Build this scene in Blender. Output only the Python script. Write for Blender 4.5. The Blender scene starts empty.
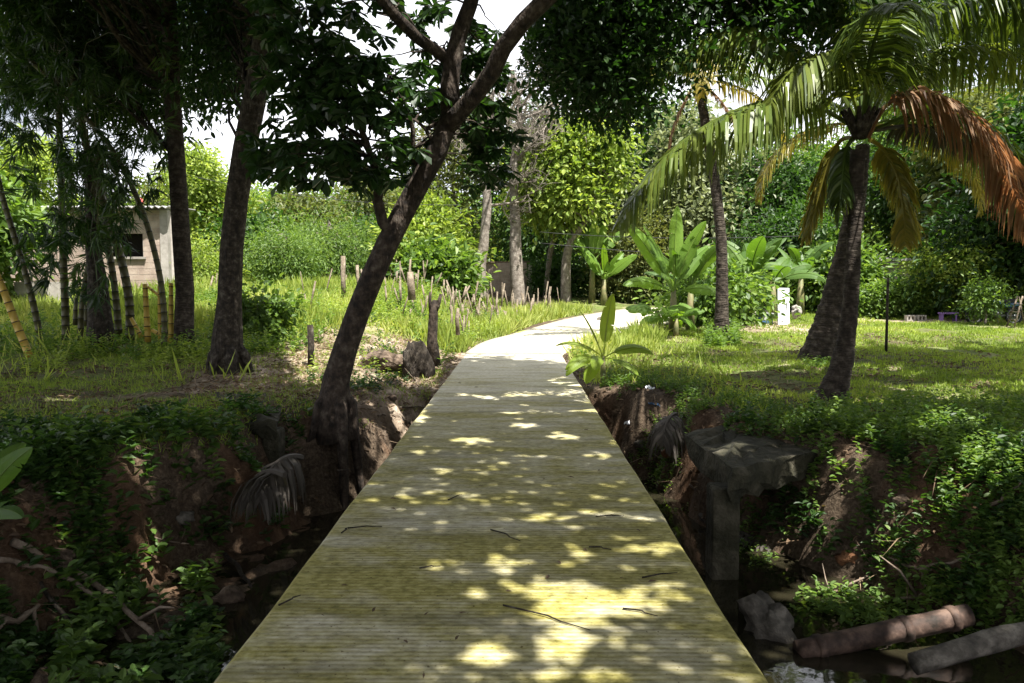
import bpy, math, random
import numpy as np
from mathutils import Vector, Matrix
RNG = np.random.default_rng(11); random.seed(5)
sc = bpy.context.scene; COL = sc.collection
R = math.radians

# ------------------------------------------------------------ camera, world, sun, exposure
F = 796.0; PITCH = R(4.0); YAW = R(0.43); CAMZ = 1.6
cd = bpy.data.cameras.new('camera'); cam = bpy.data.objects.new('camera', cd); COL.objects.link(cam)
cd.sensor_width = 36.0; cd.lens = F*36/1024; cd.clip_start = 0.05; cd.clip_end = 3000
cam.location = (0, 0, CAMZ); cam.rotation_euler = (math.pi/2-PITCH, 0, YAW); sc.camera = cam
SUN_EL = R(64); SUN_AZ = R(145)                       # azimuth clockwise from +Y
SUN = np.array([math.cos(SUN_EL)*math.sin(SUN_AZ), math.cos(SUN_EL)*math.cos(SUN_AZ), math.sin(SUN_EL)])
sd = bpy.data.lights.new('sun', 'SUN'); so = bpy.data.objects.new('sun', sd); COL.objects.link(so)
sd.energy = 5.0; sd.angle = R(0.55); sd.color = (1.0, .96, .90)
so.rotation_euler = Vector(SUN).to_track_quat('Z', 'Y').to_euler(); so.location = (20, -10, 40)
w = bpy.data.worlds.new('World'); sc.world = w; w.use_nodes = True
nt = w.node_tree; nt.nodes.clear(); N = nt.nodes.new; L = nt.links.new
out = N('ShaderNodeOutputWorld'); bg = N('ShaderNodeBackground'); bg.inputs['Strength'].default_value = 0.026
sky = N('ShaderNodeTexSky'); sky.sky_type = 'NISHITA'; sky.sun_disc = False
sky.sun_elevation = SUN_EL; sky.sun_rotation = SUN_AZ; sky.dust_density = 2.0
tc = N('ShaderNodeTexCoord'); nz = N('ShaderNodeTexNoise'); nz.inputs['Scale'].default_value = 2.2; nz.inputs['Detail'].default_value = 7
mp = N('ShaderNodeMapping'); mp.inputs['Scale'].default_value = (1, 1, 2.6)
cr = N('ShaderNodeValToRGB'); cr.color_ramp.elements[0].position = .36; cr.color_ramp.elements[1].position = .52
mx = N('ShaderNodeMixRGB'); mx.inputs[2].default_value = (21, 21.3, 22.8, 1)
L(tc.outputs['Generated'], mp.inputs[0]); L(mp.outputs[0], nz.inputs['Vector']); L(nz.outputs['Fac'], cr.inputs[0])
L(cr.outputs[0], mx.inputs[0]); L(sky.outputs[0], mx.inputs[1]); L(mx.outputs[0], bg.inputs[0]); L(bg.outputs[0], out.inputs[0])
sc.view_settings.view_transform = 'Standard'; sc.view_settings.look = 'None'
sc.view_settings.exposure = 1.7; sc.view_settings.gamma = 1.0; sc.view_settings.use_curve_mapping = False
sc.cycles.max_bounces = 7; sc.cycles.diffuse_bounces = 3; sc.cycles.transmission_bounces = 3; sc.cycles.transparent_max_bounces = 4
sc.cycles.use_denoising = True

# ------------------------------------------------------------ pixel <-> world
_cp, _sp, _cy, _sy = math.cos(PITCH), math.sin(PITCH), math.cos(YAW), math.sin(YAW)
FWD = np.array([-_sy*_cp, _cy*_cp, -_sp]); RGT = np.array([_cy, _sy, 0]); UP = np.cross(RGT, FWD)
CAM = np.array([0, 0, CAMZ])
def ray(px, py): return FWD + RGT*((px-512)/F) + UP*((341.5-py)/F)
def at(px, py, Y): d = ray(px, py); return CAM + d*(Y/d[1])
def gz(px, py, z=0.0): d = ray(px, py); return CAM + d*((z-CAMZ)/d[2])
def pix(P):
    q = np.asarray(P)-CAM; dd = np.maximum(q@FWD, 1e-3)
    return 512+F*(q@RGT)/dd, 341.5-F*(q@UP)/dd, dd

# ------------------------------------------------------------ noise + terrain height
def hsh(i, j, s): v = np.sin(i*127.1+j*311.7+s*74.7)*43758.5453; return v-np.floor(v)
def vn(x, y, s=0):
    i = np.floor(x); j = np.floor(y); f = x-i; g = y-j; f = f*f*(3-2*f); g = g*g*(3-2*g)
    return (hsh(i, j, s)*(1-f)+hsh(i+1, j, s)*f)*(1-g)+(hsh(i, j+1, s)*(1-f)+hsh(i+1, j+1, s)*f)*g
def fbm(x, y, s=0, o=4):
    r = 0; a = .5; t = 0
    for k in range(o): r = r+a*(vn(x, y, s+k)-.5); t += a; a *= .5; x = x*2.03+5.1; y = y*2.03+1.7
    return r*2/t
def sst(a, b, v): t = np.clip((v-a)/(b-a), 0, 1); return t*t*(3-2*t)
CH = np.array([(-9, -5), (-9, 3.6), (-7, 4.4), (-5.4, 5.6), (-3.9, 7.3), (-3.2, 8.4), (-3.1, 9.7), (-2.3, 10.4), (-1.9, 11.8), (-1.3, 13.0),
               (.2, 13.2), (1.15, 12.7), (1.9, 12.0), (2.35, 11.2), (2.45, 10.2), (2.7, 8.9), (3.2, 8.1), (3.9, 7.6), (5.1, 6.6), (7, 5.9), (10, 5.2), (10, -5)], float)
def chan_sd(x, y):                                      # signed distance, positive inside the creek bed
    x = np.asarray(x, float); y = np.asarray(y, float); d = np.full(x.shape, 1e9); ins = np.zeros(x.shape, bool)
    for k in range(len(CH)):
        a = CH[k]; b = CH[(k+1) % len(CH)]; e = b-a
        t = np.clip(((x-a[0])*e[0]+(y-a[1])*e[1])/(e@e), 0, 1)
        d = np.minimum(d, np.hypot(x-a[0]-t*e[0], y-a[1]-t*e[1]))
        c = (a[1] > y) != (b[1] > y)
        xi = a[0]+(y-a[1])*e[0]/(e[1] if e[1] else 1e-9)
        ins ^= c & (x < xi)
    return np.where(ins, d, -d)
def base_h(x, y):
    zl = np.interp(y, [13.5, 17, 20, 24, 30, 45, 80, 400], [0, .25, .6, 1.0, 1.5, 1.9, 2.6, 6])
    zc = np.interp(y, [18, 24, 31, 34, 42, 80, 400], [0, .1, .35, .5, 1.15, 2.4, 6])
    zr = np.interp(y, [14, 20, 28, 34, 60, 400], [0, .08, .33, .5, 1.2, 6])
    tl = sst(-1.4-.02*np.maximum(y-18, 0)+1.6*sst(24, 34, y), -4.0, x)
    tr = sst(2.5, 7, x)
    return zl*tl+(1-tl)*(zc*(1-tr)+zr*tr)
PL = np.array([(-1.24, 18.6), (-1.15, 20.0), (-.85, 22.2), (0, 25), (1.9, 30.6), (3.9, 34.2), (7, 37.4), (14, 41)], float)
PR = np.array([(1.02, 18.6), (1.2, 19.6), (1.7, 21.2), (2.7, 23.2), (4.6, 26.6), (6.6, 29.4), (9.4, 32), (15.5, 35.5)], float)
def sm(P, n=7):
    o = []
    for i in range(len(P)-1):
        p0 = P[max(i-1, 0)]; p1 = P[i]; p2 = P[i+1]; p3 = P[min(i+2, len(P)-1)]
        for k in range(n):
            t = k/n; o.append(.5*((2*p1)+(-p0+p2)*t+(2*p0-5*p1+4*p2-p3)*t*t+(-p0+3*p1-3*p2+p3)*t**3))
    return np.array(o+[P[-1]])
SL, SR = sm(PL), sm(PR); SC = (SL+SR)/2; SW = np.hypot(*(SL-SR).T)/2
def path_m(x, y):                                       # 1 on the concrete, 0 away from it
    d = np.full(np.shape(x), 1e9)
    for (cx, cy), ww in zip(SC, SW): d = np.minimum(d, np.hypot(x-cx, y-cy)-ww)
    deck = np.maximum(np.abs(x+.11)-1.13, y-19.5)
    return np.minimum(d, deck)
def H(x, y):
    x = np.asarray(x, float); y = np.asarray(y, float); h = base_h(x, y)
    pm = path_m(x, y); k = sst(0.0, .9, pm)
    s = chan_sd(x, y)+.28*fbm(x*1.3, y*1.3, 3, 4)
    wd = .62+2.4*sst(2.6, 5, x)+2.0*sst(-3.0, -5.5, x)
    depth = 1.36-.16*sst(-1, -3, x)
    h = h+k*(.10*fbm(x*.5, y*.5, 9, 3)+.05*fbm(x*3, y*3, 5, 3))-.07*(1-k)
    rub = sst(-.9, -1.6, x)*sst(-4.6, -3.4, x)*sst(11.5, 13, y)*sst(21, 18, y)
    h = h+rub*(.22*fbm(x*1.6, y*1.6, 21, 4)-.12*sst(-3.2, -1.3, x))
    c = sst(-.12, wd, s)
    h = h*(1-c)-c*(depth+.16*fbm(x*2.2, y*2.2, 13, 4))
    return h
def H1(x, y): return float(H(np.array([x]), np.array([y]))[0])

# ------------------------------------------------------------ light gaps of the canopy (leaves cut out where sun should reach the ground)
GAPS = [(520, 425, 14, 2.5), (440, 470, 12, 3), (600, 455, 16, 3), (480, 500, 22, 4), (560, 548, 10, 4), (410, 500, 10, 3), (620, 480, 12, 3), (370, 560, 10, 4), (520, 405, 14, 2), (455, 420, 10, 2), (330, 620, 14, 5), (480, 560, 8, 3), (580, 618, 62, 27), (530, 590, 30, 16), (470, 645, 80, 15), (415, 648, 40, 22), (560, 655, 60, 14), (645, 548, 26, 9), (596, 512, 15, 6), (536, 518, 18, 6), (692, 622, 18, 16),
        (462, 590, 14, 7), (395, 535, 12, 5), (640, 590, 18, 8), (432, 568, 10, 4), (505, 560, 14, 4), (500, 470, 18, 3), (545, 480, 12, 3), (470, 440, 22, 3), (560, 437, 18, 3), (430, 452, 12, 3),
        (525, 412, 26, 3), (470, 395, 20, 3), (560, 392, 22, 3), (585, 410, 16, 2), (500, 378, 30, 3),
        (62, 401, 20, 4), (140, 452, 16, 8), (158, 470, 16, 8), (180, 480, 10, 6), (20, 455, 10, 6), (8, 430, 8, 5), (165, 545, 14, 10), (60, 480, 8, 4),
        (700, 358, 75, 14), (960, 392, 90, 8), (780, 352, 60, 6), (930, 350, 70, 3), (860, 372, 50, 4), (905, 385, 40, 4), (800, 372, 20, 5), (660, 385, 30, 8), (880, 402, 26, 5), (850, 450, 45, 9), (900, 475, 70, 10), (985, 460, 50, 14), (1005, 512, 36, 12),
        (935, 440, 40, 7), (812, 425, 25, 5), (860, 520, 16, 7), (815, 535, 18, 7), (735, 440, 20, 5), (700, 415, 25, 5), (745, 400, 30, 4), (720, 628, 12, 6), (865, 640, 20, 5), (960, 610, 14, 6), (690, 540, 12, 6)]
YB = np.array([1.45, 13.1, .6]); PA0 = at(900, 110, 11.2); PA1 = at(640, 130, 11.2)
def lit(P):                                             # P above ground -> True where its shadow would fill a gap
    t = P[:, 2]/SUN[2]; G = P-SUN*t[:, None]
    px, py, dd = pix(np.c_[G[:, :2], np.zeros(len(G))])
    infr = (G[:, 1] > 1.5)
    m = np.zeros(len(P), bool); n = fbm(G[:, 0]*2.2, G[:, 1]*2.2, 31, 3); nf = fbm(G[:, 0]*5.5, G[:, 1]*4.0, 32, 3)
    for cx, cy, rx, ry in GAPS:
        m |= ((px-cx)/rx)**2+((py-cy)/ry)**2 < 1.2+1.1*n+1.9*nf
    lim = np.interp(px, [0, 240, 285, 310, 430, 445, 570, 610, 700, 1024], [336, 340, 368, 405, 428, 356, 358, 372, 352, 350])
    m |= (py < lim+14*n)
    q = P-PA0; e = PA1-PA0; c = q-(q@SUN)[:, None]*SUN; ep = e-(e@SUN)*SUN; t = np.clip(c@ep/(ep@ep), 0, 1)
    m2 = (np.linalg.norm(c-t[:, None]*ep, axis=1) < 1.5+2.2*n) & (P[:, 2] > 4.6)
    q = P-YB; c = q-(q@SUN)[:, None]*SUN; m2 |= (np.linalg.norm(c, axis=1) < .75) & (P[:, 2] > 2)
    return (m & infr) | m2

_g = random.Random(21)
for _ in range(60): _y = 372+300*_g.random()**.9; _h = 520+(_g.random()-.5)*(_y-286)*1.35; _r = (4+10*_g.random())*(_y-250)/300; GAPS.append((_h, _y, _r, _r*.38))  # extra invented gaps, scattered at random to dapple the deck
def lit_low(P):                                         # only the young banana and the rubble beside the deck stay open to the sun
    q = P-YB; c = q-(q@SUN)[:, None]*SUN; m = (np.linalg.norm(c, axis=1) < .8) & (P[:, 2] > 2)
    G = P-SUN*((P[:, 2]/SUN[2])[:, None]); px, py, dd = pix(np.c_[G[:, :2], np.zeros(len(G))])
    return m | ((px > 325) & (px < 442) & (py > 335) & (py < 430+14*fbm(G[:, 0]*2, G[:, 1]*2, 35, 3)))

# ------------------------------------------------------------ materials
MAT = {}
def mat(name, cols, scale=5.0, rough=.8, bump=.0, bscale=None, spec=.3, transl=0.0, tcol=None, tint=False, detail=5, metal=0, coord='Object', wave=None, bdist=.02, vs=None):
    m = bpy.data.materials.new(name); m.use_nodes = True; t = m.node_tree; t.nodes.clear()
    n = t.nodes.new; l = t.links.new
    o = n('ShaderNodeOutputMaterial'); p = n('ShaderNodeBsdfPrincipled')
    p.inputs['Roughness'].default_value = rough; p.inputs['Specular IOR Level'].default_value = spec; p.inputs['Metallic'].default_value = metal
    c = n('ShaderNodeTexCoord'); ramp = n('ShaderNodeValToRGB')
    els = ramp.color_ramp.elements
    while len(els) < len(cols): els.new(.5)
    for i, cc in enumerate(cols):
        els[i].position = (.32+.36*i/(len(cols)-1)) if not tint else i/(len(cols)-1); els[i].color = (*cc, 1)
    if tint:
        a = n('ShaderNodeAttribute'); a.attribute_name = 'tint'; l(a.outputs['Fac'], ramp.inputs[0])
    else:
        z = n('ShaderNodeTexNoise'); z.inputs['Scale'].default_value = scale; z.inputs['Detail'].default_value = detail; z.inputs['Roughness'].default_value = .62
        l(c.outputs[coord], z.inputs['Vector']); l(z.outputs['Fac'], ramp.inputs[0])
    l(ramp.outputs[0], p.inputs['Base Color'])
    if bump:
        b = n('ShaderNodeBump'); b.inputs['Strength'].default_value = bump; b.inputs['Distance'].default_value = bdist
        z2 = n('ShaderNodeTexNoise'); z2.inputs['Scale'].default_value = bscale or scale*4; z2.inputs['Detail'].default_value = 6
        mm = n('ShaderNodeMapping'); mm.inputs['Scale'].default_value = vs or (1, 1, 1); l(c.outputs[coord], mm.inputs[0]); l(mm.outputs[0], z2.inputs['Vector']); l(z2.outputs['Fac'], b.inputs['Height']); l(b.outputs[0], p.inputs['Normal'])
    if transl:
        tr = n('ShaderNodeBsdfTranslucent'); ms = n('ShaderNodeMixShader'); ms.inputs[0].default_value = transl
        g = n('ShaderNodeMixRGB'); g.blend_type = 'MULTIPLY'; g.inputs[0].default_value = 1; g.inputs[2].default_value = (*(tcol or (2.2, 2.2, 1.0)), 1)
        l(ramp.outputs[0], g.inputs[1]); l(g.outputs[0], tr.inputs[0]); l(p.outputs[0], ms.inputs[1]); l(tr.outputs[0], ms.inputs[2]); l(ms.outputs[0], o.inputs[0])
    else: l(p.outputs[0], o.inputs[0])
    MAT[name] = m; return m
LEAF = dict(tint=True, rough=.5, spec=.35)
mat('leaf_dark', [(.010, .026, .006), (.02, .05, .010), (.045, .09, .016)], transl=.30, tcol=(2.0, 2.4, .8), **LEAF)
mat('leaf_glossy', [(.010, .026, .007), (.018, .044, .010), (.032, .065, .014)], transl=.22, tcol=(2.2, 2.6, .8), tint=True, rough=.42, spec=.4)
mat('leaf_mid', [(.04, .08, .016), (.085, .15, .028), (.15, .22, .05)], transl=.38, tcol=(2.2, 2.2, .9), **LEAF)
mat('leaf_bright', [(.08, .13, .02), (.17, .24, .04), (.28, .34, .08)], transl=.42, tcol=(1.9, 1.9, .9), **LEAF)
mat('leaf_olive', [(.05, .07, .022), (.09, .115, .03), (.14, .155, .05)], transl=.35, tcol=(2.0, 1.9, .9), **LEAF)
mat('leaf_bamboo', [(.010, .024, .006), (.022, .05, .012), (.055, .09, .02)], transl=.35, tcol=(2.2, 2.3, .9), **LEAF)
mat('leaf_pale', [(.12, .15, .07), (.17, .2, .1), (.23, .26, .14)], transl=.35, tcol=(1.5, 1.5, 1), **LEAF)
mat('banana_leaf', [(.07, .14, .02), (.11, .2, .028), (.16, .25, .04)], transl=.45, tcol=(2.2, 2.1, .6), **LEAF)
mat('banana_bright', [(.12, .19, .02), (.18, .26, .03), (.26, .32, .05)], transl=.5, tcol=(2.0, 1.9, .5), **LEAF)
mat('banana_dark', [(.035, .075, .014), (.06, .12, .022), (.10, .16, .03)], transl=.38, tcol=(2.1, 2.1, .6), **LEAF)
mat('palm_leaf', [(.03, .055, .014), (.075, .12, .022), (.15, .19, .035)], transl=.35, tcol=(2.1, 1.9, .7), tint=True, rough=.38, spec=.5)
mat('palm_yellow', [(.10, .12, .02), (.22, .2, .03), (.32, .25, .05)], transl=.4, tcol=(1.8, 1.6, .7), tint=True, rough=.45, spec=.4)
mat('palm_dead', [(.06, .035, .02), (.17, .095, .045), (.30, .20, .11)], transl=.35, tcol=(1.9, 1.3, .9), tint=True, rough=.6, spec=.3)
mat('palm_grey', [(.03, .025, .02), (.06, .052, .042), (.11, .095, .08)], transl=.1, tint=True, rough=.7)
mat('grass_lawn', [(.08, .13, .02), (.22, .30, .04), (.38, .42, .10)], transl=.35, tcol=(1.8, 1.8, .8), tint=True, rough=.6)
mat('grass_field', [(.12, .17, .03), (.24, .30, .06), (.40, .42, .14)], transl=.42, tcol=(1.7, 1.7, .8), tint=True, rough=.6)
mat('litter', [(.05, .03, .018), (.13, .085, .05), (.26, .19, .12)], transl=.08, tint=True, rough=.7)
mat('bark_brown', [(.008, .006, .004), (.02, .015, .010), (.042, .033, .023), (.10, .088, .07)], scale=11, rough=.9, bump=1, bscale=30, bdist=.07, vs=(1, 1, .18))
mat('bark_red', [(.008, .006, .004), (.022, .015, .010), (.045, .032, .022), (.085, .07, .053)], scale=10, rough=.85, bump=1, bscale=26, bdist=.06, vs=(1, 1, .3))
mat('bark_grey', [(.09, .075, .06), (.17, .145, .12), (.28, .25, .21)], scale=6, rough=.9, bump=.8, bscale=20, bdist=.03)
mat('bark_palm', [(.012, .009, .006), (.032, .024, .017), (.085, .07, .053)], scale=9, rough=.9, bump=1, bscale=10, bdist=.06, vs=(.6, .6, 3))
mat('twig', [(.09, .065, .045), (.17, .13, .095), (.27, .22, .17)], scale=10, rough=.85, bump=.5)
mat('bamboo_green', [(.015, .012, .008), (.05, .05, .018), (.08, .07, .026)], tint=True, rough=.45)
mat('bamboo_yellow', [(.06, .04, .015), (.36, .24, .04), (.46, .33, .07)], tint=True, rough=.45)
mat('bamboo_node', [(.05, .035, .02), (.09, .07, .04)], scale=20, rough=.8)
mat('stem_banana', [(.07, .085, .03), (.13, .13, .05), (.2, .16, .08)], scale=6, rough=.6, bump=.2)
mat('stake_wood', [(.07, .052, .035), (.15, .12, .085), (.27, .225, .17)], scale=8, rough=.9, bump=.7)
mat('block_pink', [(.22, .17, .14), (.30, .235, .19), (.38, .31, .255)], scale=3, rough=.95, bump=.4, bscale=40)
mat('mortar', [(.30, .27, .24), (.4, .37, .33)], scale=10, rough=.95)
mat('render_grey', [(.22, .20, .175), (.36, .335, .30)], scale=4, rough=.95, bump=.2)
mat('dark_inside', [(.012, .011, .010), (.02, .018, .016)], scale=4, rough=.95)  # near-black colour painting the shade inside the house
mat('tin_roof', [(.30, .29, .28), (.45, .44, .43), (.2, .15, .12)], scale=2, rough=.5, metal=.5)
mat('rust_roof', [(.12, .07, .05), (.2, .14, .11)], scale=3, rough=.7)
mat('white_paint', [(.72, .74, .78), (.82, .84, .87)], scale=3, rough=.35)
mat('blue_plastic', [(.05, .11, .22), (.08, .17, .32)], scale=9, rough=.5)
mat('purple_paint', [(.2, .11, .33), (.3, .19, .45)], scale=9, rough=.6)
mat('grey_plastic', [(.35, .36, .37), (.5, .5, .5)], scale=9, rough=.6)
mat('pink_plastic', [(.55, .12, .2), (.6, .3, .05), (.25, .08, .4)], scale=12, rough=.5)
mat('rubber', [(.015, .015, .015), (.03, .03, .03)], scale=9, rough=.8)
mat('metal_bike', [(.2, .2, .2), (.4, .4, .4)], scale=9, rough=.35, metal=.8)
mat('wire', [(.03, .03, .03), (.05, .05, .05)], scale=2, rough=.8)
mat('pipe_red', [(.018, .013, .009), (.055, .034, .025), (.13, .085, .062)], scale=9, rough=.75, bump=.5, bscale=14)
mat('stone', [(.035, .032, .026), (.09, .08, .065), (.2, .18, .15)], scale=7, rough=.9, bump=.8)
mat('old_concrete', [(.012, .012, .006), (.03, .028, .015), (.07, .062, .042)], scale=4, rough=.95, bump=1, bscale=16, bdist=.05)
mat('coconut', [(.07, .09, .02), (.14, .14, .03)], scale=8, rough=.6)
mat('earth', [(.04, .026, .017), (.11, .08, .055), (.26, .2, .15)], scale=7, rough=.95, bump=1, bscale=14, bdist=.06)
mat('clay', [(.08, .035, .016), (.16, .075, .035), (.24, .13, .07)], scale=5, rough=.95, bump=1, bscale=14, bdist=.06)

def ground_mat():
    m = bpy.data.materials.new('ground_soil'); m.use_nodes = True; t = m.node_tree; n = t.nodes.new; l = t.links.new
    p = t.nodes['Principled BSDF']; p.inputs['Roughness'].default_value = .95; p.inputs['Specular IOR Level'].default_value = .15
    c = n('ShaderNodeTexCoord')
    def noise(s, d=6): z = n('ShaderNodeTexNoise'); z.inputs['Scale'].default_value = s; z.inputs['Detail'].default_value = d; z.inputs['Roughness'].default_value = .65; l(c.outputs['Object'], z.inputs['Vector']); return z
    def ramp(z, cols, pos):
        r = n('ShaderNodeValToRGB'); e = r.color_ramp.elements
        while len(e) < len(cols): e.new(.5)
        for i, (a, b) in enumerate(zip(cols, pos)): e[i].position = b; e[i].color = (*a, 1)
        l(z.outputs['Fac'], r.inputs[0]); return r
    soil = ramp(noise(3.5), [(.02, .013, .009), (.05, .034, .022), (.14, .10, .068)], (.3, .5, .72))
    fine = ramp(noise(26), [(.02, .015, .010), (.08, .06, .04), (.24, .19, .13)], (.35, .5, .7))
    grass = ramp(noise(9), [(.05, .07, .018), (.10, .14, .028), (.19, .19, .07)], (.3, .5, .7))
    clay = ramp(noise(6), [(.035, .018, .010), (.085, .045, .024), (.18, .105, .06)], (.3, .5, .7))
    pale = ramp(noise(7), [(.13, .095, .065), (.30, .235, .17), (.48, .40, .31)], (.3, .5, .7))
    def mix(a, b, f, fac=None):
        x = n('ShaderNodeMixRGB'); l(a.outputs[0], x.inputs[1]); l(b.outputs[0], x.inputs[2])
        if isinstance(f, str): q = n('ShaderNodeAttribute'); q.attribute_name = f; l(q.outputs['Fac'], x.inputs[0])
        else: x.inputs[0].default_value = f
        return x
    s = mix(soil, fine, .45); s = mix(s, grass, 'grass'); s = mix(s, clay, 'clay'); s = mix(s, pale, 'pale')
    l(s.outputs[0], p.inputs['Base Color'])
    b = n('ShaderNodeBump'); b.inputs['Strength'].default_value = .9; b.inputs['Distance'].default_value = .05
    l(noise(20, 8).outputs['Fac'], b.inputs['Height']); l(b.outputs[0], p.inputs['Normal']); return m
def concrete_mat():
    m = bpy.data.materials.new('ribbed_concrete'); m.use_nodes = True; t = m.node_tree; n = t.nodes.new; l = t.links.new
    p = t.nodes['Principled BSDF']; p.inputs['Roughness'].default_value = .85; p.inputs['Specular IOR Level'].default_value = .25
    c = n('ShaderNodeTexCoord'); sp = n('ShaderNodeSeparateXYZ'); l(c.outputs['Object'], sp.inputs[0])
    def math_(op, a, b=None, cl=False):
        k = n('ShaderNodeMath'); k.operation = op; k.use_clamp = cl
        for i, v in enumerate((a, b)):
            if v is None: continue
            if isinstance(v, (int, float)): k.inputs[i].default_value = v
            else: l(v, k.inputs[i])
        return k.outputs[0]
    def noise(sx, sy, d=6, s=1.0, vec=None):
        g = n('ShaderNodeMapping'); g.inputs['Scale'].default_value = (sx, sy, 1); l(c.outputs['Object'], g.inputs[0])
        z = n('ShaderNodeTexNoise'); z.inputs['Scale'].default_value = s; z.inputs['Detail'].default_value = d; z.inputs['Roughness'].default_value = .65; l(g.outputs[0], z.inputs['Vector']); return z.outputs['Fac']
    wob = noise(1.2, 1.2, 3)
    ph = math_('ADD', math_('MULTIPLY', sp.outputs[1], 2*math.pi/.040), math_('MULTIPLY', wob, 3.0))
    rib = math_('ADD', math_('MULTIPLY', math_('SINE', ph), .5), .5)
    strp = n('ShaderNodeMath'); strp.operation = 'MULTIPLY'; l(rib, strp.inputs[0]); l(noise(2.5, 30, 4), strp.inputs[1])
    # mossy bands across the deck, fresh concrete beneath; mossy tone gathers in the grooves, olive canopy shade painted in towards the near end
    band = noise(.45, 1.6, 6); fine = noise(16, 22, 6); blot = noise(2.2, 4.5, 7)
    a = n('ShaderNodeAttribute'); a.attribute_name = 'moss_shade'
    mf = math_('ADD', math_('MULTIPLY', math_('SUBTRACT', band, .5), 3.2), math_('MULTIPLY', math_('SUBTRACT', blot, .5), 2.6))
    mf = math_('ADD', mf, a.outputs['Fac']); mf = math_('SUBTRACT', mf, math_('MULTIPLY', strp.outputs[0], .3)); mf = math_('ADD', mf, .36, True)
    def rampc(f, cols, pos):
        r = n('ShaderNodeValToRGB'); e = r.color_ramp.elements
        while len(e) < len(cols): e.new(.5)
        for i, (q, b) in enumerate(zip(cols, pos)): e[i].position = b; e[i].color = (*q, 1)
        l(f, r.inputs[0]); return r.outputs[0]
    clean = rampc(fine, [(.30, .275, .20), (.47, .44, .33), (.60, .57, .46)], (.3, .5, .7))
    moss_shade = rampc(fine, [(.12, .108, .024), (.28, .252, .072), (.44, .405, .17)], (.3, .5, .72))
    x = n('ShaderNodeMixRGB'); l(mf, x.inputs[0]); l(clean, x.inputs[1]); l(moss_shade, x.inputs[2])
    dirt = math_('MULTIPLY', math_('SUBTRACT', noise(.8, 4.2, 8), .50), 3.5, True)
    x2 = n('ShaderNodeMixRGB'); l(math_('MULTIPLY', dirt, .85), x2.inputs[0]); l(x.outputs[0], x2.inputs[1]); x2.inputs[2].default_value = (.075, .068, .028, 1)
    spots = rampc(noise(38, 38, 2), [(1, 1, 1), (1, 1, 1), (.35, .3, .22)], (0, .655, .71))
    x3 = n('ShaderNodeMixRGB'); x3.blend_type = 'MULTIPLY'; x3.inputs[0].default_value = 1; l(x2.outputs[0], x3.inputs[1]); l(spots, x3.inputs[2])
    # grooves keep dirt
    gr = rampc(strp.outputs[0], [(.80, .78, .70), (1, 1, 1)], (.08, .36))
    x4 = n('ShaderNodeMixRGB'); x4.blend_type = 'MULTIPLY'; l(a.outputs['Fac'], x4.inputs[0]); x4.inputs[0].default_value = .9; l(x3.outputs[0], x4.inputs[1]); l(gr, x4.inputs[2])
    edge = n('ShaderNodeAttribute'); edge.attribute_name = 'rib'
    l(edge.outputs['Fac'], x4.inputs[0])
    l(x4.outputs[0], p.inputs['Base Color'])
    b = n('ShaderNodeBump'); b.inputs['Strength'].default_value = .4; b.inputs['Distance'].default_value = .005
    hgt = math_('ADD', math_('MULTIPLY', math_('MULTIPLY', rib, edge.outputs['Fac']), .7), math_('MULTIPLY', noise(60, 60, 4), .35))
    l(hgt, b.inputs['Height']); l(b.outputs[0], p.inputs['Normal']); return m
def water_mat():
    m = bpy.data.materials.new('creek_water'); m.use_nodes = True; t = m.node_tree; p = t.nodes['Principled BSDF']
    p.inputs['Base Color'].default_value = (.018, .016, .009, 1); p.inputs['Roughness'].default_value = .04; p.inputs['Specular IOR Level'].default_value = .6
    z = t.nodes.new('ShaderNodeTexNoise'); z.inputs['Scale'].default_value = 5; b = t.nodes.new('ShaderNodeBump'); b.inputs['Strength'].default_value = .12; b.inputs['Distance'].default_value = .02
    c = t.nodes.new('ShaderNodeTexCoord'); t.links.new(c.outputs['Object'], z.inputs['Vector']); t.links.new(z.outputs['Fac'], b.inputs['Height']); t.links.new(b.outputs[0], p.inputs['Normal']); return m
MAT['ground'] = ground_mat(); MAT['concrete'] = concrete_mat(); MAT['water'] = water_mat()

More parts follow.
